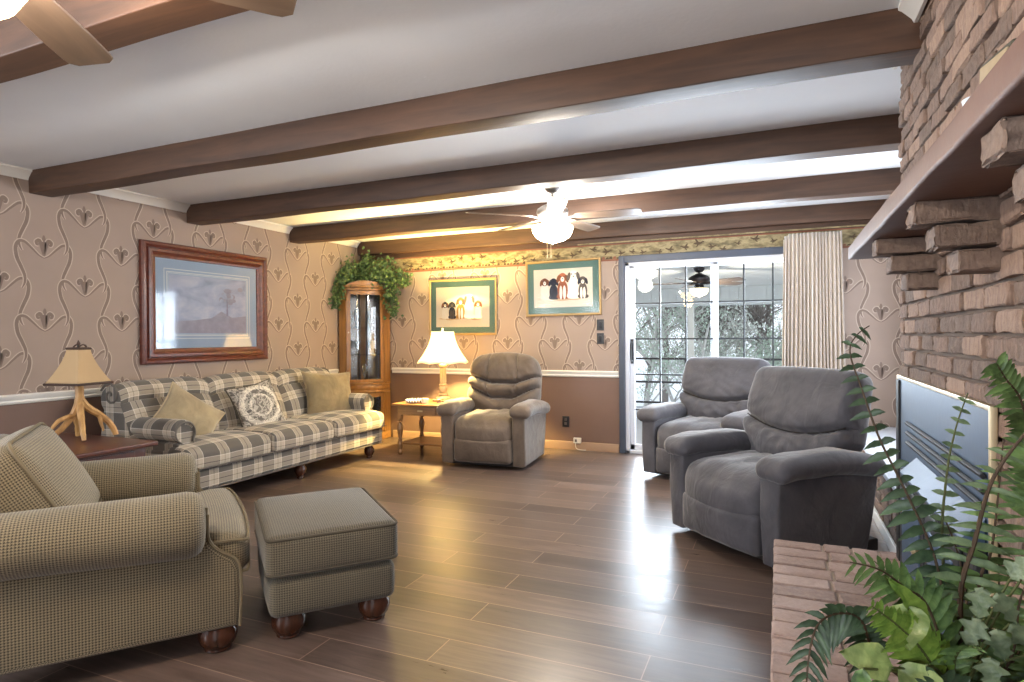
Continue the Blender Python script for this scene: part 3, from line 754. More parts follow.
# ------------------------------------------------------------------ throw pillows
def pillow(w_, h_, t_, pinch=.1, n=26, seed=0):
    V=[]; F=[]; U=[]
    idx = {}
    def vid(i, j, sd):
        edge = i in (0, n) or j in (0, n); key = (i, j, 0 if edge else sd)
        if key not in idx:
            u, v = -1+2*i/n, -1+2*j/n
            u2, v2 = math.sin(u*PI/2), math.sin(v*PI/2)
            th = t_/2*(max(0, (1-u2**2)*(1-v2**2)))**.42
            th *= 1+.12*noise.noise(Vector((u*2+seed, v*2, sd*3)))
            x = w_/2*u2*(1-pinch*(1-v2*v2)); z = h_/2*v2*(1-pinch*(1-u2*u2))
            idx[key] = len(V); V.append((x, -sd*th, z))
        return idx[key]
    for sd in (1, -1):
        for i in range(n):
            for j in range(n):
                f = [vid(i,j,sd), vid(i+1,j,sd), vid(i+1,j+1,sd), vid(i,j+1,sd)]
                if sd < 0: f = f[::-1]
                F.append(f); U.append([(V[k][0], V[k][2]) for k in f])
    edge = [V[vid(i,0,1)] for i in range(n)]+[V[vid(n,j,1)] for j in range(n)]+[V[vid(n-i,n,1)] for i in range(n)]+[V[vid(0,n-j,1)] for j in range(n)]
    return (V, F, U), edge
def put_pillow(name, label, mat, cord, loc, rot, w_, h_, t_, seed=0):
    p, e = pillow(w_, h_, t_, seed=seed)
    o = MB().add(p).build(name, mat, loc=loc, angle=80); o.rotation_mode = 'XYZ'; o.rotation_euler = rot
    tag(o, label, 'pillow', 'throw pillows on the plaid sofa')
    k = MB().add(loop_tube(e, .007, 6)).build('cord', cord, o)
    return o
put_pillow('throw_pillow', 'plain tan throw pillow with corded edge leaning on the near arm of the plaid sofa', 'velvet_tan', 'cord_light', (-4.25, 3.42, .63), (R(-34), R(36), R(62)), .47, .41, .15, 1)
put_pillow('throw_pillow', 'grey and cream medallion-patterned throw pillow in the middle of the plaid sofa', 'medallion', 'piping_grey', (-4.265, 4.13, .635), (R(-24), R(-9), R(80)), .44, .45, .15, 5)
put_pillow('throw_pillow', 'olive velvet throw pillow at the far end of the plaid sofa', 'velvet_olive', 'velvet_olive', (-4.27, 5.09, .665), (R(-17), R(3), R(72)), .56, .47, .17, 9)

# ------------------------------------------------------------------ armchair in small check
ac = thing('armchair', 'checked tweed armchair with thick rolled arms in front of the wooden side table', 'armchair', (-2.665, 1.742, 0), face_rot(.61, .79))
MB().add(rbox(.94, .84, .26, .03, (10,10,3)), 0, T((0, .0, .23))).build('base_frame', 'tweed', ac)
# side panels: scooped front, seen in profile
prof = [(-.472,.10),(-.478,.22),(-.476,.33),(-.455,.375),(-.41,.405),(-.375,.44),(-.36,.48),(-.36,.56),(.45,.56),(.45,.10)]
for s in (-1, 1):
    x0 = .375; x1 = .50
    pn = extr([(y, z) for y, z in prof], 0, x0 if s > 0 else -x1, x1 if s > 0 else -x0, .018, 3)
    # finer grid for shading is not needed; texture follows the panel
    po = MB().add(pn).build('arm_panel', 'tweed', ac, angle=35)
    # roll with a sagging underside and pleated round front
    rings = []
    cx, cz, rr = s*.462, .532, .118
    for y, k in ((-.355,.05),(-.358,.3),(-.354,.6),(-.342,.85),(-.322,.97),(-.295,1.02),(-.2,1.0),(-.05,1.0),(.1,1.0),(.25,1.0),(.4,1.0),(.47,.98)):
        ring = []
        for q in range(30):
            a = 2*PI*q/30; rx, rz = rr*1.12*k, rr*k
            sag = .012*math.sin(y*5)*(1 if math.sin(a) < 0 else 0)
            ring.append((cx+s*.012+rx*math.cos(a), y, cz+rz*math.sin(a)+sag))
        rings.append(ring)
    MB().add(loft(rings)).build('arm_roll', 'tweed', ac)
    edge = [(s*(x1-.006), y-.004, z) for y, z in prof[:8]]
    MB().add(tube(spline(edge, 3), .007, 6)).build('piping', 'piping_tan', po)
    edge = [(s*(x0+.006), y-.004, z) for y, z in prof[:8]]
    MB().add(tube(spline(edge, 3), .007, 6)).build('piping', 'piping_tan', po)
def fna(P):
    P = P.copy(); fr = np.clip((-.20-P[:,1])/.07, 0, 1); fr = fr*fr*(3-2*fr)
    P[:,0] *= 1+.26*fr
    P[:,1] -= .02*(1-(P[:,0]/.5)**2)*(P[:,1] < -.2)
    return P
sc_ = MB().add(rbox(.74, .78, .17, .055, (14,14,4), (0,.01,.010), fna), 0, T((0, -.125, .375))).build('seat_cushion', 'tweed', ac)
def rrect(hx, hy, r, n=5):
    o = []
    for cx, cy, a0 in ((hx-r,hy-r,0),(-hx+r,hy-r,90),(-hx+r,-hy+r,180),(hx-r,-hy+r,270)):
        for k in range(n+1): a = R(a0+90*k/n); o.append((cx+r*math.cos(a), cy+r*math.sin(a)))
    return o
for z in (.313, .438):
    pp = [(.465,-.30,z),(.467,-.46,z),(.44,-.515,z),(0,-.537,z),(-.44,-.515,z),(-.467,-.46,z),(-.465,-.30,z)]
    MB().add(tube(spline(pp, 4), .007, 6)).build('piping', 'piping_tan', sc_)
# back frame and loose back cushion
MB().add(rbox(.94, .16, .52, .06, (10,3,8), (0,.02,0)), 0, T((0, .42, .56), (R(-10),0,0))).build('back_frame', 'tweed', ac)
bo = MB().add(rbox(.72, .21, .46, .06, (12,4,10), (.02,.045,.015))).build('back_cushion', 'tweed', ac, loc=(-.01, .24, .635)); bo.rotation_euler = (R(-30), 0, 0)
for y in (-.088, .088): MB().add(loop_tube([(x, y, z) for x, z in rrect(.352, .222, .05)], .0075, 6)).build('piping', 'piping_tan', bo)
bun = [(0,0),(.044,0),(.052,.006),(.051,.014),(.055,.018),(.066,.032),(.073,.054),(.073,.074),(.066,.088),(.066,.1),(0,.10)]
for x, y in ((-.43,-.40),(.43,-.40),(-.43,.38),(.43,.38)): MB().add(lathe(bun, 24), 0, T((x, y, 0))).build('foot', 'foot_wood', ac)

# ------------------------------------------------------------------ ottoman
ot = thing('ottoman', 'low square-edged tweed ottoman on dark bun feet on the plank floor', 'ottoman', (-1.985, 2.305, 0), math.atan2(-.65, .76))
MB().add(rbox(.70, .52, .165, .035, (10,8,3), (.012,.012,0)), 0, T((0, 0, .1825))).build('base', 'tweed_grey', ot)
oc = MB().add(rbox(.72, .545, .175, .035, (12,10,3), (.012,.012,.022)), 0, T((0, 0, .355))).build('cushion', 'tweed_grey', ot)
for z in (.285, .428): MB().add(loop_tube([(x, y, z) for x, y in rrect(.358, .270, .035)], .0065, 6)).build('piping', 'piping_grey', oc)
for x, y in ((-.27,-.18),(.27,-.18),(-.27,.18),(.27,.18)): MB().add(lathe(bun, 24), 0, T((x, y, 0), sc=(.95,.95,1.03))).build('foot', 'foot_wood', ot)

# ------------------------------------------------------------------ side table (dark) with the antler lamp
stb = thing('side_table', 'dark polished wooden side table between the sofa and the tweed armchair', 'table', (-4.12, 2.36, 0))
MB().add(rbox(.98, .68, .03, .008, (4,3,1)), 0, T((0, 0, .585))).build('tabletop', 'cherry', stb)
MB().add(rbox(.88, .58, .13, .006, (2,2,1)), 0, T((0, 0, .505))).build('apron', 'cherry', stb)
dr = MB().add(rbox(.012, .42, .095, .004, (1,1,1)), 0, T((.445, 0, .505))).build('drawer', 'cherry', stb)
MB().add(lathe([(0,0),(.008,0),(.007,.012),(.016,.02),(.014,.032),(0,.036)], 14), 0, T((.45, 0, .505), (0,R(90),0))).build('knob', 'brass', dr)
for x in (-.40, .40):
    for y in (-.25, .25): MB().add(loft([[(x+a*r_, y+b_*r_, z) for a, b_ in ((-1,-1),(1,-1),(1,1),(-1,1))] for r_, z in ((.016,0),(.024,.06),(.03,.44))])).build('leg', 'cherry_z', stb)
al = thing('antler_lamp', 'antler table lamp with flared tan hide shade on the dark side table', 'lamp', (-4.15, 2.535, .60))
an = MB()
def horn(pts, r0, r1, n=8):
    P = spline(pts, 6); k = len(P); r0 *= 1.25; r1 *= 1.25; P = [(p[0]+.004*noise.noise(Vector(p)*30), p[1]+.004*noise.noise(Vector(p)*30+Vector((5,0,0))), p[2]) for p in P]
    return tube(P, [r0+(r1-r0)*(i/(k-1))**1.2 for i in range(k)], n)
an.add(horn([(0,0,.36),(.01,-.005,.28),(.0,-.02,.20),(-.02,-.06,.12),(-.03,-.13,.05),(-.02,-.19,.012)], .021, .011))
an.add(horn([(0,.005,.27),(.01,.04,.21),(.02,.10,.16),(.05,.155,.10),(.07,.18,.04),(.075,.185,.01)], .021, .013))
an.add(horn([(.05,.145,.11),(.03,.19,.08),(.02,.22,.045)], .012, .004))
an.add(horn([(.01,0,.24),(.05,-.02,.17),(.11,-.05,.08),(.14,-.06,.012)], .019, .010))
an.add(horn([(-.01,0,.22),(-.06,.02,.15),(-.10,.05,.07),(-.12,.06,.01)], .019, .011))
an.add(horn([(-.005,-.04,.16),(.0,-.12,.14),(.0,-.17,.09),(.0,-.20,.06)], .014, .003))
an.add(horn([(.03,.11,.15),(.06,.10,.10),(.10,.09,.05)], .012, .004))
an.build('base', 'antler', al)
MB().add(tube([(0,0,.33),(0,0,.62)], .008, 8)).build('lamp_stem', 'dark_metal', al)
def sq_shade(h0, h1, r0, r1, nseg=10, flare=.5):
    rings = []
    for k in range(nseg+1):
        t = k/nseg; r_ = r1+(r0-r1)*(1-t)**(1+flare); z = h0+(h1-h0)*t
        ring = []
        for a, b_ in ((-1,-1),(0,-1),(1,-1),(1,0),(1,1),(0,1),(-1,1),(-1,0)):
            f = .94 if a*b_ == 0 else 1.0; ring.append((a*r_*f, b_*r_*f, z))
        rings.append(ring)
    return rings
rg = sq_shade(.365, .59, .128, .045)
rot = T(rot=(0,0,R(12)))
sh = MB().add(loft(rg, caps=False), 0, rot).build('lamp_shade', 'shade_hide', al, angle=25)
sh.modifiers.new('t', 'SOLIDIFY').thickness = .004
MB().add(loop_tube(rg[0], .009, 6), 0, rot).build('bottom_trim', 'shade_trim', sh)
MB().add(loop_tube(rg[-1], .008, 6), 0, rot).add(tube([(-.046,0,.59),(.046,0,.59)], .004, 6), 0, rot).build('top_trim', 'shade_trim', sh)
MB().add(tube(spline([(0,0,.59),(-.03,.01,.615),(-.05,.0,.60),(-.02,-.005,.592),(.03,.01,.615),(.05,.02,.60)], 4), .005, 6)).add(lathe([(0,0),(.01,0),(.006,.02),(.012,.03),(.004,.05),(0,.055)], 10), 0, T((0,0,.59))).build('finial', 'shade_trim', al)

# ------------------------------------------------------------------ recliners
def wrink(P, amp, sx, sz, seed, mask):
    return P+np.c_[np.zeros(len(P)), np.array([amp*noise.noise(Vector((p[0]*sx+seed, p[1]*3, p[2]*sz))) for p in P])*mask, np.zeros(len(P))]
def recliner(name, label, mat, style, loc, rz, group):
    t = thing(name, label, 'recliner', loc, rz, group)
    MB().add(rbox(.80, .72, .07, .01, (2,2,1)), 0, T((0, .04, .05))).build('base', 'seam', t)
    for s in (-1, 1):
        pr = [(-.39,.035),(-.41,.30),(-.405,.52),(.34,.47),(.30,.25),(.25,.05)]
        a_ = MB().add(extr(pr, 0, .315 if s > 0 else -.45, .45 if s > 0 else -.315, .02, 3)).build('arm', mat, t, angle=35)
        def fp(P, s=s):
            P = P.copy(); y = P[:,1]
            f = np.clip((-.20-y)/.24, 0, 1); P[:,2] -= .035*f**2
            P[:,0] *= 1+.12*np.clip((-.1-y)/.3, 0, 1)
            b_ = np.clip((y-.1)/.3, 0, 1); P[:,2] -= .05*b_
            P[:,2] += np.array([.005*noise.noise(Vector((p[0]*9+s, p[1]*9, 4))) for p in P])
            return P
        MB().add(rbox(.205, .80, .115, .055, (6,16,3), (0,0,.012), fp), 0, T((s*.395, -.03, .555))).build('arm_pad', mat, a_)
    # seat with a waterfall front
    def fs(P):
        P = P.copy(); front = P[:,1] < -.2
        P[:,1] -= np.where(front, .045*(1-(P[:,0]/.32)**2), 0)
        P[:,2] -= .05*np.clip((-P[:,1]-.22)/.16, 0, 1)**2
        top = (P[:,2] > .02)
        P[:,2] += top*np.array([.016*noise.noise(Vector((p[0]*18, p[1]*5, 2))) for p in P])
        return P
    MB().add(rbox(.625, .72, .22, .07, (16,16,5), (0,.02,.035), fs), 0, T((0, -.05, .37))).build('seat', mat, t)
    def ff(P):
        P = P.copy(); P[:,1] -= np.where(P[:,1] < 0, .045*(1-(P[:,0]/.32)**2)*np.clip((P[:,2]+.15)/.3+.4, .2, 1.2), 0)
        return wrink(P, .008, 14, 4, 3, (P[:,1] < 0)*1.0)
    z1 = .285
    MB().add(rbox(.615, .10, z1-.055, .035, (14,2,8), (0,.012,0), ff), 0, T((0, -.37, (z1+.055)/2))).build('footrest', mat, t)
    # backrest
    if style == 'smooth':
        W, Hh, th = .80, .66, .19
        def fb(P):
            P = P.copy(); x, y, z = P[:,0].copy(), P[:,1].copy(), P[:,2].copy()
            fr = np.clip(-y/.06, 0, 1)
            zs = -.075+.085*(x/.40)**2
            d = z-zs
            y = y+fr*(.045*np.exp(-(d/.018)**2)) - fr*np.where(d > 0, .030*np.exp(-((d-.10)/.13)**2), .035*np.exp(-((d+.09)/.09)**2))
            n_ = np.array([noise.noise(Vector((a*11+b*5, 0, b*20+abs(a)*8))) for a, b in zip(x, z)])
            y = y-fr*np.where(d < 0, .022, .010)*n_*np.exp(-np.abs(d)/.2)
            taper = np.where(z < -.08, 1-.20*np.clip((-.08-z)/.12, 0, 1), 1-.03*np.clip(z/.33, 0, 1))
            x = x*taper
            z = z+.012*np.clip(z/.33, 0, 1)*(1-(x/.4)**2)
            return np.c_[x, y, z]
        bk = MB().add(rbox(W, th, Hh, .07, (44,3,44), (0,.02,0), fb)).build('backrest', mat, t, loc=(0, .265, .705)); bk.rotation_euler = (R(-13), 0, 0)
        seam = [(x, -.5*th+.005, -.075+.085*(x/.40)**2) for x in np.linspace(-.37, .37, 25)]
        MB().add(tube(seam, .004, 5)).build('stitching', 'seam', bk)
    else:
        W, Hh, th = .82, .70, .21
        def fb(P):
            P = P.copy(); x, y, z = P[:,0].copy(), P[:,1].copy(), P[:,2].copy()
            fr = np.clip(-y/.06, 0, 1)
            z1_ = .04-.055*(1-np.clip(np.abs(x)/.16, 0, 1))*0+.09*np.clip((np.abs(x)-.14)/.26, 0, 1)-.02
            z2_ = -.115+.12*np.clip((np.abs(x)-.12)/.28, 0, 1)-.02
            g = np.exp(-((z-z1_)/.020)**2)*.075+np.exp(-((z-z2_)/.018)**2)*.062
            v = np.exp(-((np.abs(x)-.16-.05*(z+.1))/.012)**2)*.022*(z > -.14)
            puff = .035*np.exp(-((z-z1_-.14)/.13)**2)+.045*np.exp(-((z-z1_+.075)/.05)**2)+.04*np.exp(-((z-z2_+.09)/.07)**2)
            n_ = np.array([noise.noise(Vector((a*14, 1, b*12+abs(a)*10))) for a, b in zip(x, z)])
            y = y+fr*(g+v-puff-.009*n_)
            taper = np.where(z > .12, 1-.16*np.clip((z-.12)/.23, 0, 1)**1.6, 1-.12*np.clip((-.12-z)/.2, 0, 1))
            return np.c_[x*taper, y, z-.05*np.clip(z/.35, 0, 1)*(x/.41)**2]
        bk = MB().add(rbox(W, th, Hh, .09, (44,3,44), (0,.02,0), fb)).build('backrest', mat, t, loc=(0, .265, .735)); bk.rotation_euler = (R(-11), 0, 0)
    return t
r1 = recliner('recliner', 'brown recliner with tiered back cushion beside the lit table lamp', 'suede_brown', 'tiered', (-2.60, 5.60, 0), R(4), 'recliners in the room'); r1.scale = (.95,.97,1.0)
r2 = recliner('recliner', 'grey recliner beside the brick hearth, nearest the ferns', 'suede_grey', 'smooth', (-.045, 4.02, 0), face_rot(-.69, -.72), 'recliners in the room')
r3 = copy_tree(r2); r3.location = (-.556, 5.69, 0); r3.rotation_euler = (0,0,face_rot(-.36,-.93)); r3['label'] = 'grey recliner standing right in front of the glass patio door'
# ------------------------------------------------------------------ framed pictures
def frame_mesh(w_, h_, prof):
    """prof: list of (inset from outer edge, height off the wall); picture faces -Y in local space, lies in XZ"""
    mb_ = []
    rings = []
    for ins_, y in prof:
        a, b = w_/2-ins_, h_/2-ins_; rings.append([(-a,-y,-b),(a,-y,-b),(a,-y,b),(-a,-y,b)])
    V, F, U = loft(rings, caps=False)
    return V, F, U
def quad(w_, h_, y, cx=0, cz=0): return [(cx-w_/2,-y,cz-h_/2),(cx+w_/2,-y,cz-h_/2),(cx+w_/2,-y,cz+h_/2),(cx-w_/2,-y,cz+h_/2)], [(0,1,2,3)], None
def ell(cx, cz, rx, rz, y, rot=0, n=16):
    c, s = math.cos(rot), math.sin(rot)
    return [(cx+rx*math.cos(a)*c-rz*math.sin(a)*s, -y, cz+rx*math.cos(a)*s+rz*math.sin(a)*c) for a in [2*PI*k/n for k in range(n)]], [tuple(range(n))], None
lp = thing('framed_picture', 'large misty landscape print in a wide reddish brown wooden frame above the sofa', 'picture', (XL+.004, 4.16, 1.556), R(90))
PW, PH = 1.37, 1.045
MB().add(frame_mesh(PW, PH, [(0,0),(0,.03),(.012,.042),(.03,.045),(.045,.03),(.05,.028),(.062,.05),(.085,.052),(.105,.03),(.112,.026),(.13,.022),(.132,.010)])).build('frame', 'mahogany', lp, angle=20)
mt = MB().add(quad(PW-.25, PH-.25, .011), 0)
mt.build('mat_board', 'mat_blue', lp, smooth=False)
ln = MB()
for d in (.105, .135, .15):
    a, b = (PW-.25)/2-d*.85, (PH-.25)/2-d*.85; t_ = .007 if d < .15 else .004
    for q in ((-a,a,b-t_,b),(-a,a,-b,-b+t_),(-a,-a+t_,-b,b),(a-t_,a,-b,b)): ln.add(quad(q[1]-q[0], q[3]-q[2], .0125, (q[0]+q[1])/2, (q[2]+q[3])/2))
ln.build('mat_line', 'print_white', lp, smooth=False)
pr_ = MB().add(quad(PW-.25-.28, PH-.25-.28, .0118), 0)
hw, hh = (PW-.53)/2, (PH-.53)/2
pr_.add(([(x, -.0121, z) for x, z in [(-hw,-hh),(hw,-hh),(hw,-hh*.35),(hw*.6,-hh*.42),(hw*.3,-hh*.2),(hw*.05,-hh*.45),(-hw*.4,-hh*.55),(-hw,-hh*.6)]], [tuple(range(8))], None), 2)
pr_.add(([(hw*.44, -.0123, -hh*.36),(hw*.49,-.0123,-hh*.36),(hw*.472,-.0123,hh*.45),(hw*.458,-.0123,hh*.45)], [(0,1,2,3)], None), 1)
for k in range(16): pr_.add(ell(hw*.465+random.gauss(0,.055), hh*.42+random.gauss(0,.05), random.uniform(.02,.05), random.uniform(.012,.03), .01225+.00001*k), 2 if k % 2 else 0)
for k in range(26):
    a = random.uniform(.25, PI-.25); l = random.uniform(.08,.2); x0, z0 = hw*.465, hh*random.uniform(-.1,.5); x1, z1 = x0+math.cos(a)*l, z0+math.sin(a)*l*.7
    pr_.add(([(x0,-.0124,z0),(x0+.004,-.0124,z0),(x1,-.0124,min(z1,hh*.95))], [(0,1,2)], None), 1)
pr_.build('print', ['misty', 'misty_tree', 'misty_ground'], lp, smooth=False)
MB().add(quad(PW-.26, PH-.26, .0165)).build('glass', 'picture_glass', lp, smooth=False)

def dog_picture(label, cx, cz, w_, h_, dogs, tilt):
    o = thing('framed_picture', label, 'picture', (cx, YB-.004, cz), 0, 'puppy prints on the back wall'); o.rotation_euler = (0, tilt, 0)
    MB().add(frame_mesh(w_, h_, [(0,0),(0,.018),(.006,.026),(.016,.026),(.024,.014),(.026,.009)])).build('frame', 'gold_frame', o, angle=20)
    MB().add(quad(w_-.05, h_-.05, .0095)).build('mat_board', 'mat_green', o, smooth=False)
    pw, ph = w_-.19, h_-.19; p = MB().add(quad(pw, ph, .0105), 0)
    NM = ['print_paper','print_tan','dog_black','dog_brown','dog_white','dog_gold','dog_red','dog_grey']
    y = .0108
    for k in range(9): p.add(ell(random.uniform(-.24,.24), -ph*.28+random.uniform(-.012,.012), random.uniform(.05,.1), random.uniform(.008,.016), y), 1); y += .00005
    def e(*a, m):
        nonlocal y
        y += .00008; p.add(ell(a[0], a[1], a[2], a[3], y, a[4] if len(a) > 4 else 0), m)
    for (x, s_, body, head, ear, muz) in dogs:
        s_ *= 1.42; x *= 1.05; b = -ph*.30
        e(x, b+.062*s_, .036*s_, .062*s_, m=body); e(x-.02*s_, b+.02*s_, .022*s_, .016*s_, m=body); e(x+.022*s_, b+.018*s_, .024*s_, .016*s_, m=body)
        e(x-.012*s_, b+.045*s_, .010*s_, .045*s_, m=muz); e(x+.012*s_, b+.045*s_, .010*s_, .045*s_, m=muz)
        hz = b+.140*s_; e(x, hz, .030*s_, .031*s_, m=head)
        e(x-.029*s_, hz-.006*s_, .011*s_, .026*s_, -.25, m=ear); e(x+.029*s_, hz-.006*s_, .011*s_, .026*s_, .25, m=ear)
        e(x, hz-.010*s_, .012*s_, .016*s_, m=muz); e(x, hz-.006*s_, .005*s_, .004*s_, m=2); e(x-.011*s_, hz+.008*s_, .004*s_, .004*s_, m=2); e(x+.011*s_, hz+.008*s_, .004*s_, .004*s_, m=2)
    p.build('print', NM, o, smooth=False)
    MB().add(quad(w_-.05, h_-.05, .0135)).build('glass', 'dull_glass', o, smooth=False)
dog_picture('green-matted puppy print hanging lower, above the lit table lamp', -3.428, 1.60, .90, .665,
    [(-.22,.86,4,2,3,4),(-.13,.86,2,2,2,7),(-.02,1.05,5,6,3,4),(.09,1.2,4,4,7,4),(.20,.88,4,6,3,4)], R(.3))
dog_picture('green-matted print of five sitting puppies hanging beside the light switches', -2.178, 1.778, .87, .615,
    [(-.20,1.0,4,3,3,4),(-.10,.98,2,2,2,2),(.0,1.2,6,6,3,4),(.12,1.3,4,4,7,4),(.22,1.0,7,7,2,4)], R(-.5))

# ------------------------------------------------------------------ switches and outlets on the back wall
def plate(name, label, x, z, m, kind):
    o = thing(name, label, 'switch' if kind == 's' else 'outlet', (x, YB-.001, z), 0)
    MB().add(rbox(.078, .008, .118, .003, (1,1,1)), 0, T((0,-.004,0))).build('cover_plate', m, o)
    if kind == 's': MB().add(rbox(.034, .008, .066, .003, (1,1,1)), 0, T((0,-.009,0), (R(6),0,0))).build('rocker', m, o)
    else:
        for dz in (-.022, .022): MB().add(rbox(.030, .006, .030, .006, (1,1,1)), 0, T((0,-.008,dz))).build('socket', 'pewter' if m == 'switch_black' else m, o)
    return o
plate('light_switch', 'upper black switch plate between the puppy print and the patio door', -1.757, 1.365, 'switch_black', 's')
plate('light_switch', 'lower black switch plate between the puppy print and the patio door', -1.757, 1.218, 'switch_black', 's')
plate('wall_outlet', 'black outlet plate low on the brown wall beside the brown recliner', -2.155, .305, 'switch_black', 'o')
po = thing('plug_box', 'small white plug-in box just above the baseboard', 'outlet', (-2.02, YB-.001, .105), 0)
MB().add(rbox(.085, .03, .06, .006, (2,1,2)), 0, T((0,-.015,0))).build('housing', 'plastic_white', po)
MB().add(rbox(.022, .012, .03, .004, (1,1,1)), 0, T((-.012,-.034,0))).build('plug', 'pewter', po)
MB().add(tube(spline([(-.012,-.034,-.012),(-.012,-.045,-.05),(-.0,-.04,-.085),(.05,-.035,-.097),(.10,-.03,-.097)], 4), .004, 6)).build('cord', 'plastic_white', po)

# ------------------------------------------------------------------ corner curio cabinet
cab = thing('curio_cabinet', 'tall oak corner curio cabinet with curved glass doors and ivy on top', 'cabinet', (-4.86, 6.43, 0))
def P2(x, y): return (x, y)
# plan in local axes: the corner is the origin, +x along the back wall, -y along the left wall
def bow(n=13, r0=0.0, a0=0.0):
    A, B = np.array([.10,-.44]), np.array([.41,-.12]); d = (B-A); nn = np.array([d[1], -d[0]])/np.linalg.norm(d)
    return [tuple(A+d*k/(n-1)+nn*(.055*(1-(2*k/(n-1)-1)**2)+r0)) for k in range(n)]
def plan(off=0.0): return [(0,0),(0,-.44-off)]+bow(13, off)+[(.41+off,0)]
def slab(z0, z1, off, mat, name, par=cab):
    return MB().add(extr(plan(off), 2, z0, z1, .006, 2)).build(name, mat, par, angle=30)
slab(0, .09, .012, 'oak_x', 'plinth'); slab(.575, .605, .012, 'oak_x', 'shelf_moulding'); slab(.605, .675, .002, 'oak_x', 'drawer_front'); slab(.675, .70, .014, 'oak_x', 'shelf_moulding')
slab(1.815, 1.85, .004, 'oak_x', 'top_rail'); slab(1.85, 1.875, .022, 'oak_x', 'cornice')
# crest
pts = bow(13, .012); cr = [[(x*f_, y*f_, z) for f_, z in ((1,1.875),(1,1.875+.055*math.sin(PI*k/12)**.6+.004),(.95,1.875+.055*math.sin(PI*k/12)**.6+.004),(.95,1.875))] for k, (x, y) in enumerate(pts)]
MB().add(loft(cr)).build('crest', 'oak_x', cab, angle=30)
MB().add(box(-.0, .006, -.44, 0, .09, 1.82)).add(box(0, .41, -.006, 0, .09, 1.82)).build('back_panel', 'mirror', cab, smooth=False)
MB().add(rbox(.07, .012, 1.66, .004, (1,1,2)), 0, T((.045,-.045,.98), (0,0,R(45)))).build('corner_post', 'oak', cab)
for z0, z1, nm in ((.09, .575, 'lower'), (.70, 1.815, 'upper')):
    b_ = bow(41)
    MB().add(extr([(0,-.45),(.10,-.45),(.10,-.43),(0,-.43)], 2, z0, z1, .003)).build('stile', 'oak', cab, angle=30)
    MB().add(extr([(.40,0),(.42,0),(.42,-.12),(.40,-.12)], 2, z0, z1, .003)).build('stile', 'oak', cab, angle=30)
    def arcpiece(k0, k1, za, zb, th=.02):
        c = b_[k0:k1+1]; rings = []
        for i, (x, y) in enumerate(c):
            n_ = np.array([.7,-.7]); rings.append([(x, y, za),(x+n_[0]*th*.4, y+n_[1]*th*.4, za),(x+n_[0]*th*.4, y+n_[1]*th*.4, zb),(x, y, zb)])
        return loft(rings)
    dd = MB().add(arcpiece(0, 4, z0+.004, z1-.004)).add(arcpiece(36, 40, z0+.004, z1-.004)).add(arcpiece(0, 40, z0+.004, z0+.04)).add(arcpiece(0, 40, z1-.05, z1-.004)).build('door', 'oak', cab, angle=30)
    g_ = [[(x, y, z0+.035), (x, y, z1-.045)] for x, y in b_[4:37]]
    MB().add(loft(g_, caps=False, closed=False)).build('door_glass', 'cabinet_glass', dd, angle=60)
    kx, ky = b_[2]; MB().add(lathe([(0,0),(.004,0),(.004,.01),(.009,.015),(.007,.024),(0,.026)], 12), 0, T((kx+.006, ky-.006, (z0+z1)/2+.05), (R(90),0,R(45)))).build('knob', 'brass', dd)
for z in (.36, 1.03, 1.36):
    MB().add(extr([(.01,-.01),(.01,-.42)]+bow(13,-.03)+[(.39,-.01)], 2, z, z+.008)).build('glass_shelf', 'crystal', cab, smooth=False)
# glassware standing on the shelves
vase_p = [(0,0),(.028,0),(.03,.006),(.012,.02),(.01,.05),(.026,.09),(.034,.14),(.028,.19),(.022,.21),(.026,.225)]
gob = [(0,0),(.03,0),(.028,.006),(.006,.014),(.006,.07),(.024,.09),(.034,.13),(.03,.17)]
plate_p = [(0,0),(.03,0),(.05,.01),(.085,.03)]
for i, (nm, pr, x, y, z, lab) in enumerate((
    ('glass_vase', vase_p, .14, -.30, 1.368, 'tall clear glass vase on the top shelf of the curio cabinet, nearer the sofa wall'),
    ('glass_vase', vase_p, .29, -.15, 1.368, 'tall clear glass vase on the top shelf of the curio cabinet, nearer the lamp'),
    ('glass_goblet', gob, .15, -.30, 1.038, 'clear goblet on the middle glass shelf of the curio cabinet, nearer the sofa wall'),
    ('glass_goblet', gob, .28, -.16, 1.038, 'clear goblet on the middle glass shelf of the curio cabinet, nearer the lamp'),
    ('glass_vase', vase_p, .20, -.22, .70, 'clear glass vase on the floor of the upper curio compartment'),
    ('glass_goblet', gob, .22, -.22, .368, 'clear goblet behind the lower curio door'))):
    o = MB().add(lathe(pr, 20, False)).build(nm, 'dish_white' if i in (0,3) else 'crystal', loc=(-4.86+x, 6.43+y, z)); tag(o, lab, 'glassware', 'glassware in the curio cabinet')

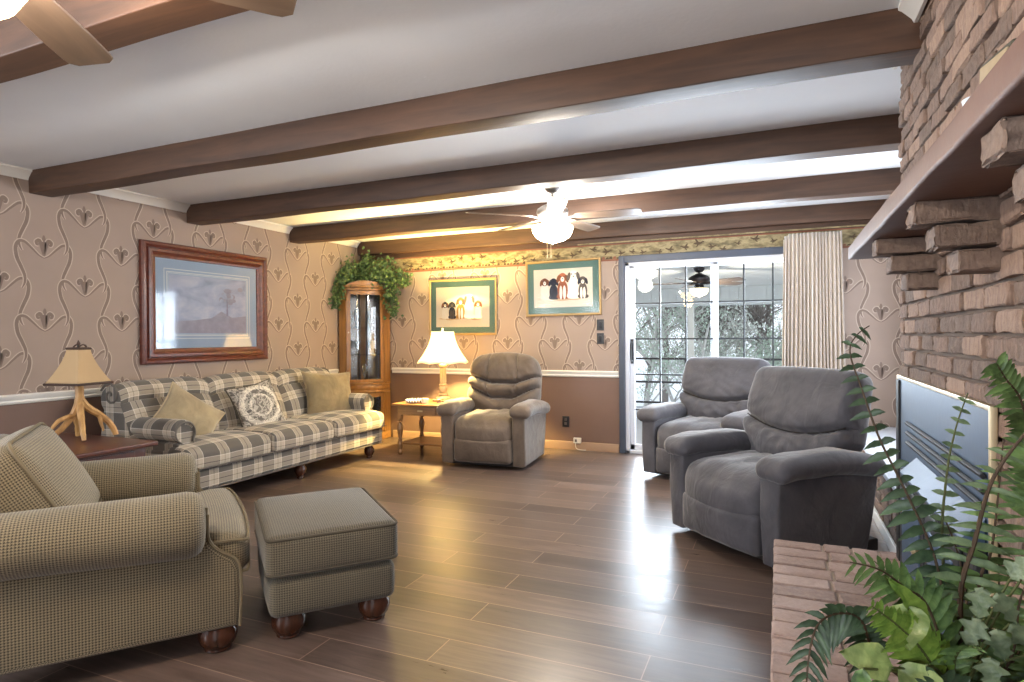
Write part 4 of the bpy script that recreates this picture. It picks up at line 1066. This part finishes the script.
# ------------------------------------------------------------------ ivy on the cabinet
def ivy_leaf(s_):
    pts = [(0,0),(.30,.10),(.48,-.02),(.42,.30),(.55,.46),(.28,.56),(0,1.0),(-.28,.56),(-.55,.46),(-.42,.30),(-.48,-.02),(-.30,.10)]
    V = [(x*s_, y*s_, -.18*s_*abs(x)) for x, y in pts]+[(0, .45*s_, .06*s_)]
    return V, [(i, (i+1)%12, 12) for i in range(12)], None
iv = thing('ivy_garland', 'bushy green ivy garland draped over the top of the curio cabinet', 'plant', (-4.66, 6.20, 1.88))
stp = [[(-.12,.02,.02),(-.16,-.14,.10),(-.17,-.24,.04),(-.16,-.29,-.12),(-.165,-.33,-.24)], [(-.1,.0,.02),(-.10,.04,.14),(-.02,.06,.26),(.02,.05,.30)], [(0,0,.02),(.12,.06,.10),(.28,.10,.10),(.36,.06,-.02),(.34,.08,-.16),(.34,.10,-.34)], [(-.16,-.1,.02),(0,.02,.07),(.2,.1,.09),(.42,.14,.10),(.52,.12,.02)], [(-.14,-.2,.03),(-.12,-.17,.13),(-.08,-.1,.22)], [(.1,.0,.04),(.16,.08,.2),(.24,.14,.24)]]
stem = MB(); fol = MB()
XLIM, YLIM = XL+.03+4.66, YB-.035-6.20
for p in stp:
    sp_ = [np.array([max(q[0], XLIM), min(q[1], YLIM), q[2]]) for q in spline(p, 8)]; stem.add(tube(sp_, .004, 5))
    for q in sp_:
        for k in range(13):
            s_ = random.uniform(.026,.050); off = np.array([random.gauss(0,.046), random.gauss(0,.038), random.gauss(0,.052)])
            c = q+off; c[0] = max(c[0], XLIM+.01); c[1] = min(c[1], YLIM-.01)
            if c[2] < 0.02 and -.11 < c[0] < .23 and c[1]-c[0] > -.13: continue
            fol.add(ivy_leaf(s_), 0, T(c, (random.uniform(R(20),R(110)), random.uniform(-.7,.7), random.uniform(-.9,1.6))))
for m_ in (stem, fol): m_.v = [(max(v[0], XLIM-.02), min(v[1], YLIM+.02), v[2]) for v in m_.v]
stem.build('stem', 'stem_green', iv); fol.build('foliage', 'ivy_green', iv, smooth=False)

# ------------------------------------------------------------------ end table with turned legs
et = thing('end_table', 'small wooden end table with turned legs under the lit lamp', 'table', (-3.44, 5.755, 0), R(1))
MB().add(rbox(.66, .58, .022, .007, (4,4,1)), 0, T((0,0,.535))).build('tabletop', 'table_wood', et)
MB().add(rbox(.56, .48, .10, .004, (2,2,1)), 0, T((0,0,.474))).build('apron', 'table_wood', et)
dr = MB().add(rbox(.36, .012, .075, .004, (2,1,1)), 0, T((0,-.243,.474))).build('drawer', 'table_wood', et)
MB().add(rbox(.06, .008, .016, .003, (1,1,1)), 0, T((0,-.252,.474))).build('pull', 'brass', dr)
lp_ = [(r_*1.35, z_) for r_, z_ in [(0,0),(.013,0),(.018,.015),(.022,.03),(.016,.045),(.013,.055),(.019,.075),(.021,.10),(.021,.135),(.015,.145),(.017,.155),(.013,.17),(.018,.21),(.024,.26),(.024,.29),(.016,.325),(.013,.34),(.02,.35),(.014,.36),(.02,.375),(.0,.376)]]
for x in (-.262,.262):
    for y in (-.222,.222):
        MB().add(lathe(lp_, 18)).add(rbox(.044,.044,.05,.004,(1,1,1)), 0, T((0,0,.40))).add(rbox(.040,.040,.04,.004,(1,1,1)), 0, T((0,0,.118))).build('leg', 'table_wood_z', et, loc=(x, y, 0))
MB().add(rbox(.54, .46, .018, .005, (2,2,1)), 0, T((0,0,.12))).build('lower_shelf', 'table_wood', et)
# lamp on it
tl = thing('table_lamp', 'lit table lamp with white bell shade and carved column on the end table', 'lamp', (-3.36, 5.86, .546))
MB().add(rbox(.17,.17,.022,.006,(2,2,1)),0,T((0,0,.011))).add(lathe([(.072,.02),(.078,.03),(.072,.045),(.056,.055),(.05,.065),(.056,.075),(.05,.085),(.036,.092),(.036,.10),(.044,.105),(.046,.135),(.044,.16),(.036,.168),(.045,.175),(.045,.185),(.036,.19),(.033,.20),(.030,.29),(.028,.36),(.034,.365),(.040,.38),(.044,.395),(.038,.405),(.02,.41),(.012,.42),(.01,.47),(0,.47)], 28)).build('base', 'stone_resin', tl)
fl = MB()
for k in range(12):
    a = 2*PI*k/12; fl.add(tube([(.034*math.cos(a), .034*math.sin(a), .20),(.030*math.cos(a), .030*math.sin(a), .36)], .004, 5))
fl.build('flutes', 'stone_resin', tl)
rings = []
for k in range(15):
    t = k/14; z = .415+.345*t; r_ = .125+(.285-.125)*(1-t)**1.75
    rings.append([(r_*(1-.03*abs(math.sin(4*a)))*math.cos(a), r_*(1-.03*abs(math.sin(4*a)))*math.sin(a), z+(.012*abs(math.sin(4*a))*(1-t))) for a in [2*PI*j/48 for j in range(48)]])
sh = MB().add(loft(rings, caps=False)).build('lamp_shade', 'lamp_shade', tl, angle=70); sh.modifiers.new('t', 'SOLIDIFY').thickness = .003
hp = spline([(.0,.0,.47),(.055,0,.52),(.06,0,.62),(.0,0,.765)], 5)
MB().add(tube(hp, .003, 6)).add(tube([(-x, y, z) for x, y, z in hp], .003, 6)).add(lathe([(0,.76),(.012,.765),(.006,.78),(.011,.79),(0,.80)], 12)).build('harp', 'brass', tl)
MB().add(lathe([(0,.47),(.014,.472),(.014,.51),(.018,.52),(.03,.56),(.03,.585),(.018,.61),(0,.617)], 16)).build('bulb', 'bulb', tl)
# crystal tray and candle cups on the table
tr = thing('cut_glass_tray', 'cut glass tray with sparkling rim on the end table', 'tray', (-3.56, 5.62, .546))
MB().add(lathe([(0,0),(.07,0),(.09,.008),(.10,.03),(.096,.03),(.085,.012),(0,.008)], 20)).build('dish', 'crystal_tray', tr)
fc = MB()
for k in range(20):
    a = 2*PI*k/20; fc.add(rbox(.016,.012,.028,.004,(1,1,1)),0,T((.098*math.cos(a), .098*math.sin(a), .026), (0,R(20),a)))
fc.build('facets', 'dish_white', tr)
o = MB().add(lathe([(0,0),(.03,0),(.036,.01),(.038,.045),(.034,.055),(.03,.05),(.0,.046)], 20)).build('candle_jar', 'candle', loc=(-3.42, 5.585, .546)); tag(o, 'short cream candle jar beside the cut glass tray', 'candle')
o = MB().add(lathe([(0,0),(.024,0),(.02,.006),(.012,.014),(.022,.024),(.034,.04),(.03,.042),(.016,.026),(0,.02)], 20)).build('glass_bowl', 'crystal_tray', loc=(-3.31, 5.68, .546)); tag(o, 'small patterned glass bowl next to the lamp base', 'bowl')

# ------------------------------------------------------------------ ceiling fans
def blade_mesh(r0, r1, w0, w1, th=.008, pitch=R(12)):
    V = []; n = 22; top = []; prof = []
    for k in range(n+1):
        t = k/n; x = r0+(r1-r0)*t; w_ = (w0+(w1-w0)*min(1, t*1.5))/2
        if t > .93: w_ *= math.sqrt(max(0, 1-((t-.93)/.07)**2*.55))
        if t < .06: w_ *= .7+.3*t/.06
        prof.append((x, w_))
    poly = [(x, w_) for x, w_ in prof]+[(x, -w_) for x, w_ in prof[::-1]]
    a = extr(poly, 2, -th/2, th/2, .002, 1)
    return a
def fan(name, label, cat, loc, drop, Rr, ang0, blade_m, body_m, bowl_m, rod=True, zb=None, chains=True, scale=1.0):
    f = thing(name, label, cat, loc)
    MB().add(lathe([(0,0),(.062,0),(.066,-.006),(.062,-.03),(.04,-.055),(.02,-.062),(0,-.062)][::-1], 28)).build('canopy', body_m, f)
    MB().add(tube([(0,0,-.055),(0,0,-drop-.01)], .012, 10)).build('downrod', body_m, f)
    MB().add(lathe([(0,0),(.03,0),(.05,-.012),(.09,-.03),(.12,-.05),(.128,-.075),(.12,-.10),(.09,-.118),(.07,-.125),(.07,-.14),(0,-.14)][::-1], 32), 0, T((0,0,-drop))).build('motor_housing', body_m, f)
    zb = -drop-.115
    for k in range(5):
        a = R(ang0+72*k)
        iron = MB().add(tube(spline([(.06,0,-.005),(.11,0,-.012),(.15,0,-.004),(.19,0,0)], 4), .009, 6)).add(rbox(.085,.05,.006,.003,(2,2,1)),0,T((.215,0,.0)))
        bi = iron.build('blade_iron', body_m, f, loc=(0,0,zb), rot=(0,0,a))
        bl = MB().add(blade_mesh(.185, Rr, .105, .135)).build('blade', blade_m, f, loc=(0,0,zb), rot=(R(-11),0,0)); bl.rotation_mode = 'XYZ'
        bl.rotation_euler = (Matrix.Rotation(a,3,'Z') @ Matrix.Rotation(R(-11),3,'X')).to_euler()
    MB().add(lathe([(0,0),(.05,0),(.06,-.02),(.055,-.035),(.095,-.045),(.098,-.055),(0,-.055)][::-1], 28), 0, T((0,0,-drop-.14))).build('fitter', body_m, f)
    MB().add(lathe([(.152,0),(.162,-.008),(.158,-.045),(.135,-.085),(.09,-.115),(.03,-.13),(0,-.132)][::-1], 32), 0, T((0,0,-drop-.185), sc=(scale,scale,scale))).build('light_bowl', bowl_m, f)
    MB().add(lathe([(0,0),(.012,-.004),(.008,-.016),(0,-.022)][::-1], 10), 0, T((0,0,-drop-.185-.127*scale))).build('finial', body_m, f)
    if chains:
        for x in (.03, -.0): MB().add(tube([(x,-.11,-drop-.17),(x,-.125,-drop-.24),(x,-.125,-drop-.43)], .0022, 5)).add(lathe([(0,0),(.006,.004),(.005,.02),(0,.024)], 8), 0, T((x,-.125,-drop-.455))).build('pull_chain', 'brass', f)
    return f
fan('ceiling_fan', 'lit five-blade ceiling fan hanging between the beams over the middle of the room', 'ceiling fan', (-1.65, 4.64, ZC), .14, .70, 5, 'blade_wood', 'pewter', 'bowl_light')
fan('ceiling_fan', 'ceiling fan closest to the camera with only dark blade tips showing at the top edge', 'ceiling fan', (-1.60, .70, ZC), .20, .72, 53, 'blade_wood', 'pewter', 'near_bowl_light')

# ------------------------------------------------------------------ ferns by the hearth
pl = thing('plant_arrangement', 'green fern and variegated leaf arrangement standing on the brick hearth', 'plant', (.30, 1.42, HZ+.002))
def L_(p): return (p[0]-.30, p[1]-1.42, p[2]-HZ-.002)
MB().add(lathe([(0,0),(.085,0),(.10,.02),(.115,.10),(.125,.17),(.132,.175),(.132,.19),(.118,.19),(.112,.17),(0,.165)], 28)).build('pot', 'pot_clay', pl)
VIEW = Vector((.15,-1,.25)).normalized()
def frond(pts, mats, length, spacing, width, sag=.3, fwd=.5, r0=.0035, both=True, first=.12, nrm=None, curl=0):
    sp_ = [Vector(L_(p)) for p in spline(pts, 10)]
    st_ = MB().add(tube(sp_, [r0*(1-.7*i/(len(sp_)-1)) for i in range(len(sp_))], 6))
    fb = MB(); d = 0; seg = 0; tot = sum((sp_[i+1]-sp_[i]).length for i in range(len(sp_)-1)); nxt = tot*first; acc = 0; sd = 1
    for i in range(len(sp_)-1):
        l = (sp_[i+1]-sp_[i]).length
        while nxt <= acc+l:
            t = (nxt-acc)/l; p = sp_[i].lerp(sp_[i+1], t); tg = (sp_[i+1]-sp_[i]).normalized(); u = nxt/tot
            n_ = (nrm or VIEW); side = tg.cross(n_).normalized()
            for s_ in ((-1, 1) if both else (sd,)):
                ln_ = length(u)*random.uniform(.85,1.12)
                dv = (side*s_*(1-.15*fwd)+tg*fwd+n_*random.uniform(-.25,.25)).normalized()
                wv = dv.cross(n_).normalized(); K = 7; V = []
                for k in range(K+1):
                    q = k/K; c = p+dv*ln_*q+Vector((0,0,-1))*sag*ln_*q*q+n_*curl*ln_*q*q
                    ww = width*ln_*max(.03, math.sin(PI*min(1, q*.86+.14))**.8*(1-.25*q))
                    jag = 1.0 if k % 2 else .86
                    V += [tuple(c+wv*ww*jag+n_*ww*.35), tuple(c), tuple(c-wv*ww*jag+n_*ww*.35)]
                F = []
                for k in range(K): a = 3*k; F += [(a, a+1, a+4, a+3), (a+1, a+2, a+5, a+4)]
                fb.add((V, F, None))
            sd = -sd; nxt += spacing*random.uniform(.85,1.15)
        acc += l
    for m_ in (st_, fb): m_.v = [(min(v[0], .148), v[1], v[2]) for v in m_.v]
    s_ = st_.build('stem', mats[1], pl); fb.build('frond', mats[0], s_, smooth=True, angle=70, recalc=False)
B = (.33,1.43,.50)
frond([B,(.310,1.457,.642),(.288,1.469,.794),(.236,1.468,.930),(.193,1.471,1.029),(.161,1.479,1.132),(.140,1.491,1.211),(.156,1.518,1.247),(.183,1.550,1.267)], ('fern_dark','stem_brown'), lambda u: .012+.062*(1-u)**.55*(.8 if u > .5 else 1), .027, .24, .5, .45, first=.30)
frond([B,(.303,1.479,.793),(.314,1.506,.949),(.337,1.539,1.048),(.367,1.575,1.123)], ('fern_dusty','stem_green'), lambda u: .045*(1-.6*u), .026, .27, .3, .4, first=.35)
frond([(.43,1.40,.62),(.452,1.496,.984),(.427,1.464,1.112),(.393,1.436,1.164),(.375,1.415,1.191)], ('fern_green','stem_brown'), lambda u: .03+.05*(1.05-u)**.6, .013, .16, .25, .7, first=.45)
frond([B,(.351,1.434,.761),(.366,1.419,.835),(.372,1.401,.940),(.375,1.381,1.055)], ('fern_green','stem_brown'), lambda u: .13*(1.05-u)**.8, .022, .11, .15, .25, first=.22)
frond([B,(.317,1.413,.740),(.336,1.395,.863),(.358,1.378,.981),(.406,1.373,1.072),(.44,1.37,1.12)], ('fern_dusty','stem_brown'), lambda u: .10*(1.05-u)**.7, .035, .13, .3, .2, r0=.0055, first=.33)
frond([B,(.264,1.390,.718),(.216,1.342,.774),(.169,1.295,.818),(.116,1.245,.842)], ('fern_green','stem_brown'), lambda u: .105*(1.08-u)**.5, .022, .12, .25, 1.0, first=.25)
frond([(.30,1.42,.52),(.180,1.380,.613),(.145,1.340,.699),(.109,1.298,.727),(.068,1.254,.722),(.050,1.220,.683),(.042,1.190,.617),(.04,1.18,.56)], ('fern_dark','stem_brown'), lambda u: .062*(1.1-u*.6), .017, .18, .5, .5, first=.3)
frond([B,(.247,1.340,.656),(.197,1.272,.727),(.145,1.203,.785)], ('fern_bright','stem_green'), lambda u: .10*(1.06-u)**.6, .014, .15, .15, .9, first=.3)
frond([B,(.389,1.398,.647),(.401,1.386,.765),(.428,1.380,.843)], ('fern_green','stem_brown'), lambda u: .10*(1.1-u), .02, .12, .3, .4, first=.25)
frond([B,(.37,1.36,.60),(.40,1.31,.66),(.43,1.26,.70)], ('fern_dark','stem_green'), lambda u: .10*(1.1-u), .018, .13, .4, .5, first=.2)
frond([B,(.28,1.34,.60),(.24,1.26,.63),(.18,1.18,.62),(.13,1.12,.58)], ('fern_dark','stem_green'), lambda u: .095*(1.1-u), .018, .14, .4, .6, first=.2)
frond([B,(.30,1.38,.62),(.30,1.32,.69),(.31,1.25,.72)], ('fern_green','stem_green'), lambda u: .09*(1.1-u), .016, .14, .3, .6, first=.2)
frond([B,(.27,1.43,.66),(.225,1.44,.74),(.18,1.46,.78)], ('fern_dusty','stem_green'), lambda u: .085*(1.1-u), .02, .14, .35, .6, first=.25)
frond([B,(.34,1.46,.68),(.33,1.48,.80),(.30,1.50,.90)], ('fern_dusty','stem_brown'), lambda u: .08*(1.1-u), .03, .15, .35, .5, first=.3)
frond([B,(.41,1.42,.66),(.44,1.42,.80),(.455,1.41,.93)], ('fern_green','stem_brown'), lambda u: .085*(1.1-u), .018, .13, .3, .5, first=.25)
def big_leaf(p, dv, nv, ln_, wd, mat, stem_from, cup=.12, par=pl, name='leaf'):
    dv = Vector(dv).normalized(); nv = Vector(nv); nv = (nv-dv*nv.dot(dv)).normalized(); wv = dv.cross(nv); p = Vector(L_(p)); K = 10; V = []
    for k in range(K+1):
        q = k/K; c = p+dv*ln_*q-nv*.15*ln_*q*q; w_ = wd*(math.sin(PI*q**.62)**.9 if q < 1 else 0)*((.78+.34*math.cos(q*17)) if mat == 'ivy_grey' else 1)+.0005
        for j in (-1, -.5, 0, .5, 1): V.append(tuple(c+wv*w_*j+nv*cup*w_*abs(j)**1.5+nv*.004*math.sin(k*1.7+j*3)))
    F = [(5*k+j, 5*k+j+1, 5*k+j+6, 5*k+j+5) for k in range(K) for j in range(4)]
    V = [(min(v[0], .148), v[1], v[2]) for v in V]
    o = MB().add((V, F, None)).build(name, mat, par, angle=80, recalc=False)
    MB().add(tube(spline([L_(stem_from), tuple((Vector(L_(stem_from))+p)/2+Vector((0,0,.03))), tuple(p)], 5), .0022, 5)).build('leaf_stem', 'stem_green', o)
up = (-.1,-.7,.7)
for p, dv, ln_, wd, m in (((.185,1.27,.655),(-1,-.15,.25),.085,.032,'pothos'),((.205,1.29,.765),(.1,-.1,-1),.085,.036,'pothos'),((.24,1.29,.66),(-.3,-.2,-.9),.09,.036,'pothos'),((.26,1.24,.60),(-.6,-.5,-.2),.085,.035,'pothos'),
    ((.335,1.34,.795),(-.2,-.2,-1),0.061,0.023,'ivy_grey'),((.352,1.335,.79),(.5,-.2,-.8),0.057,0.023,'ivy_grey'),((.33,1.33,.74),(-.5,-.2,-.8),0.057,0.024,'ivy_grey'),((.35,1.325,.73),(.2,-.2,-1),0.057,0.024,'ivy_grey'),((.37,1.33,.74),(.6,-.2,-.6),0.057,0.024,'ivy_grey'),((.34,1.32,.68),(0,-.2,-1),0.057,0.025,'ivy_grey'),((.375,1.345,.815),(.4,-.2,.8),0.053,0.022,'ivy_grey'),((.39,1.34,.82),(.9,-.2,.2),0.057,0.023,'ivy_grey'),((.40,1.32,.70),(.7,-.3,-.3),0.066,0.025,'ivy_grey'),
    ((.345,1.30,.60),(.75,-.2,.9),.16,.016,'fern_bright'),((.30,1.27,.585),(.75,-.1,.45),.13,.014,'fern_dusty'),((.245,1.30,.735),(-.5,-.2,.65),.10,.016,'fern_bright'),((.135,1.235,.66),(-.1,-.1,-1),.10,.016,'fern_green'),((.20,1.26,.60),(-.7,-.4,.2),.09,.034,'pothos'),((.30,1.26,.62),(-.2,-.5,.2),.08,.032,'fern_dusty'),((.37,1.28,.62),(.3,-.5,.2),0.070,0.029,'ivy_grey')):
    big_leaf(p, dv, up, ln_, wd, m, (.31,1.41,.52))

# ------------------------------------------------------------------ the porch outside the door and the trees beyond
PY = 11.2
struct(MB().add(box(-5.5, 4.2, YB+.15, PY+.15, -.18, -.06)).build('floor_porch', 'porch_floor', smooth=False))
pc = MB()
for i in range(36): pc.add(box(-5.5, 4.2, YB+.16+i*.132, YB+.16+i*.132+.127, 2.075, 2.09))
pc.add(box(-5.5, 4.2, YB+.15, PY+.15, 2.09, 2.16)); struct(pc.build('ceiling_porch', 'porch_white', smooth=False))
fa = MB().add(box(-5.5, 4.2, PY+.012, PY+.15, 1.79, 2.10), 0).add(rbox(9.7, .16, .05, .006, (2,1,1)), 0, T((-.65, PY+.06, 1.785)))
for i in range(66): fa.add(box(-5.5+i*.148, -5.5+i*.148+.14, PY, PY+.02, 1.80, 2.075))
struct(fa.build('trim_40', 'porch_siding', smooth=False))
for x in (-4.2, -1.42, 1.30):
    o = MB().add(rbox(.10, .10, 1.86, .008, (1,1,2)), 0, T((x, PY+.08, .85))).add(rbox(.15,.15,.06,.008,(1,1,1)),0,T((x,PY+.08,-.03))).build('porch_post', 'porch_white'); struct(o)
rl = thing('porch_railing', 'dark horizontal railing along the far edge of the porch', 'railing', (-.6, PY+.08, -.06))
for z in (.885, .46, .09): MB().add(rbox(7.6, .04, .035, .006, (2,1,1)), 0, T((0,0,z))).build('rail', 'rail_dark', rl)
for i in range(9): MB().add(rbox(.05, .05, .90, .005, (1,1,1)), 0, T((-3.7+i*.93, 0, .45))).build('baluster_post', 'rail_dark', rl)
fan('porch_fan', 'dark ceiling fan with a glowing bowl hanging outside on the porch', 'ceiling fan', (-.89, 7.85, 2.075), .07, .62, 40, 'blade_wood', 'dark_metal', 'porch_bowl', chains=False, scale=.72)
struct(MB().add(box(-40, 40, PY+.3, 60, -1.2, -1.0)).build('ground', 'snow', smooth=False))
def tree(name, label, loc, h_, r0, mat, seed, depth=4, spread=.5, leafy=0, group='bare trees beyond the porch'):
    rnd = random.Random(seed); mb_ = MB(); lf = MB()
    def grow(p, d, l, r_, dep):
        k = 5; pts = [p]; dd = d.copy()
        for i in range(k):
            dd = (dd+Vector((rnd.gauss(0,.09), rnd.gauss(0,.09), rnd.gauss(.02,.05)))).normalized(); pts.append(pts[-1]+dd*l/k)
        mb_.add(tube(pts, [r_*(1-.4*i/k) for i in range(k+1)], 6 if dep > 2 else 4, caps=False))
        if leafy and dep <= 1:
            for q in pts[1:]:
                for _ in range(leafy):
                    c = q+Vector((rnd.gauss(0,.09), rnd.gauss(0,.09), rnd.gauss(0,.08))); s_ = rnd.uniform(.025,.055)
                    lf.add(ivy_leaf(s_), 0, T(c, (rnd.uniform(-2,2), rnd.uniform(-2,2), rnd.uniform(-2,2))))
        if dep > 0:
            for i in range(1, k+1):
                for _ in range(2 if dep < 4 or i > 1 else 0):
                    a = rnd.uniform(0, 2*PI); side = Vector((math.cos(a), math.sin(a), rnd.uniform(-.1,.8)))
                    if rnd.random() < .72: grow(pts[i], (dd*(1-spread)+side*spread).normalized(), l*rnd.uniform(.42,.66), r_*.5, dep-1)
    t = thing(name, label, 'tree' if leafy == 0 else 'shrub', loc, 0, group)
    grow(Vector((0,0,-.02)), Vector((0,0,1)), h_, r0, depth)
    mb_.build('trunk', mat, t, angle=80)
    if lf.v: lf.build('foliage', 'frost_leaf' if seed % 2 else 'pine', t, smooth=False)
trees = ((-3.0,15.2,3.7,.08,3,'slender bare tree seen in the first pane column at the door handle'),(-3.5,21,4.4,.12,6,'bare tree seen in the second pane column of the door'),(-1.85,16.5,3.8,.09,9,'bare tree seen just right of the porch post'),(-1.25,16,3.9,.10,12,'bare tree with dark trunk just right of the middle door stile'),(-1.1,20.5,4.3,.13,15,'thicker bare tree in the first pane column of the fixed door panel'),(-.75,24,4.6,.14,18,'distant bare tree in the middle of the fixed door panel'),(-.30,15.5,3.6,.08,21,'thin bare tree in the pane column next to the curtain'),(-.05,22,4.6,.13,24,'bare tree right at the edge of the curtain'))
for x, y, h_, r_, sd, lab in trees: tree('bare_tree', lab, (x, y, -1.0), h_, r_, 'bark', sd, 4, .62)
shr = ((-2.95,14.2,2.7,2,'frosty leafy shrub beyond the railing at the door handle side'),(-2.3,15.4,3.1,5,'tall frosty grey-white shrub beyond the railing left of the porch post'),(-1.72,13.5,2.5,8,'green-grey shrub beyond the railing right behind the porch post'),(-1.0,14.8,1.8,11,'low pale frosty shrub beyond the railing behind the grey recliners'),(-.2,14.6,1.8,14,'low grey-green shrub beyond the railing next to the curtain'))
for x, y, h_, sd, lab in shr: tree('frosty_shrub', lab, (x, y, -1.0), h_, .05, 'twig', sd, 3, .6, 2, 'shrubs beyond the porch railing')

# ------------------------------------------------------------------ light
w = bpy.data.worlds.new('sky'); bpy.context.scene.world = w; w.use_nodes = True
bg = w.node_tree.nodes['Background']; bg.inputs[0].default_value = (.88,.94,1.0,1); bg.inputs[1].default_value = SKY
def area(name, loc, rot, sx, sy, p, col=(1,1,1)):
    l = bpy.data.lights.new(name, 'AREA'); l.shape = 'RECTANGLE'; l.size = sx; l.size_y = sy; l.energy = p; l.color = col
    o = bpy.data.objects.new(name, l); C.objects.link(o); o.location = loc; o.rotation_euler = rot
for i, (a, b) in enumerate(WX): area('window_daylight_%d' % i, ((a+b)/2, YF-.2, (WZ0+WZ1)/2), (R(112), 0, 0), b-a, WZ1-WZ0, WINP*(b-a)/1.3, (.86,.93,1.0))  # fill light for the added front windows, tilted up to brighten the ceiling
area('left_window_daylight', (XL-.2, (LW[0]+LW[1])/2, (LW[2]+LW[3])/2), (0, R(-114), 0), LW[3]-LW[2], LW[1]-LW[0], LWP, (.86,.93,1.0))  # fill light for the added left window, also tilted towards the ceiling
area('side_window_daylight', (XR+.2, (RW[0]+RW[1])/2, (RW[2]+RW[3])/2), (0, R(90), 0), RW[3]-RW[2], RW[1]-RW[0], SIDEP, (.86,.92,1.0))
area('door_daylight', ((DX0+DX1)/2, YB+.30, 1.1), (R(-90), 0, 0), 1.9, 1.8, DOORP, (.80,.90,1.0))
def point(name, loc, p, col, r_=.04):
    l = bpy.data.lights.new(name, 'POINT'); l.energy = p; l.color = col; l.shadow_soft_size = r_
    o = bpy.data.objects.new(name, l); C.objects.link(o); o.location = loc
point('table_lamp_bulb', (-3.36, 5.86, 1.20), LAMPP, (1, .72, .24))
for k_ in range(3): point('near_fan_uplight_%d' % k_, (-1.60+.15*math.cos(2.1*k_+.8), .70+.15*math.sin(2.1*k_+.8), 2.09), NFANUP/3, (1,.92,.82), .02)
point('porch_bulb', (-.89, 7.85, 1.70), 80, (1,.9,.72), .05)
point('fan_bulbs', (-1.65, 4.64, 1.93), FANP, (1,.91,.78), .10)
for k_ in range(3): point('fan_uplight_%d' % k_, (-1.65+.15*math.cos(2.1*k_+.8), 4.64+.15*math.sin(2.1*k_+.8), 2.145), FANUP/3, (1,.93,.82), .02)
point('near_fan_bulbs', (-1.60, .70, 1.88), NFANP, (1,.70,.38), .10)
sun = None

# ------------------------------------------------------------------ camera
yaw, pitch, roll = R(23.41), R(-.45), R(-.41)
Fw = Vector((-math.sin(yaw)*math.cos(pitch), math.cos(yaw)*math.cos(pitch), math.sin(pitch)))
r0 = Vector((math.cos(yaw), math.sin(yaw), 0)); u0 = r0.cross(Fw)
rr = r0*math.cos(roll)+u0*math.sin(roll); uu = -r0*math.sin(roll)+u0*math.cos(roll)
cd = bpy.data.cameras.new('camera'); cd.sensor_width = 36; cd.lens = 36*615.3/1024; cd.clip_start = .02; cd.clip_end = 200
co = bpy.data.objects.new('camera', cd); C.objects.link(co)
co.matrix_world = Matrix(((rr.x, uu.x, -Fw.x, 0), (rr.y, uu.y, -Fw.y, 0), (rr.z, uu.z, -Fw.z, 1.25), (0,0,0,1)))
sc = bpy.context.scene; sc.camera = co
sc.view_settings.view_transform = 'Standard'; sc.view_settings.look = 'None'; sc.view_settings.gamma = 1; sc.view_settings.use_curve_mapping = False
sc.view_settings.exposure = EXPO
try:
    sc.cycles.use_denoising = True; sc.cycles.max_bounces = 10; sc.cycles.diffuse_bounces = 5; sc.cycles.glossy_bounces = 5; sc.cycles.transparent_max_bounces = 24; sc.cycles.sample_clamp_indirect = 8
    sc.cycles.caustics_reflective = False; sc.cycles.caustics_refractive = False
except Exception: pass
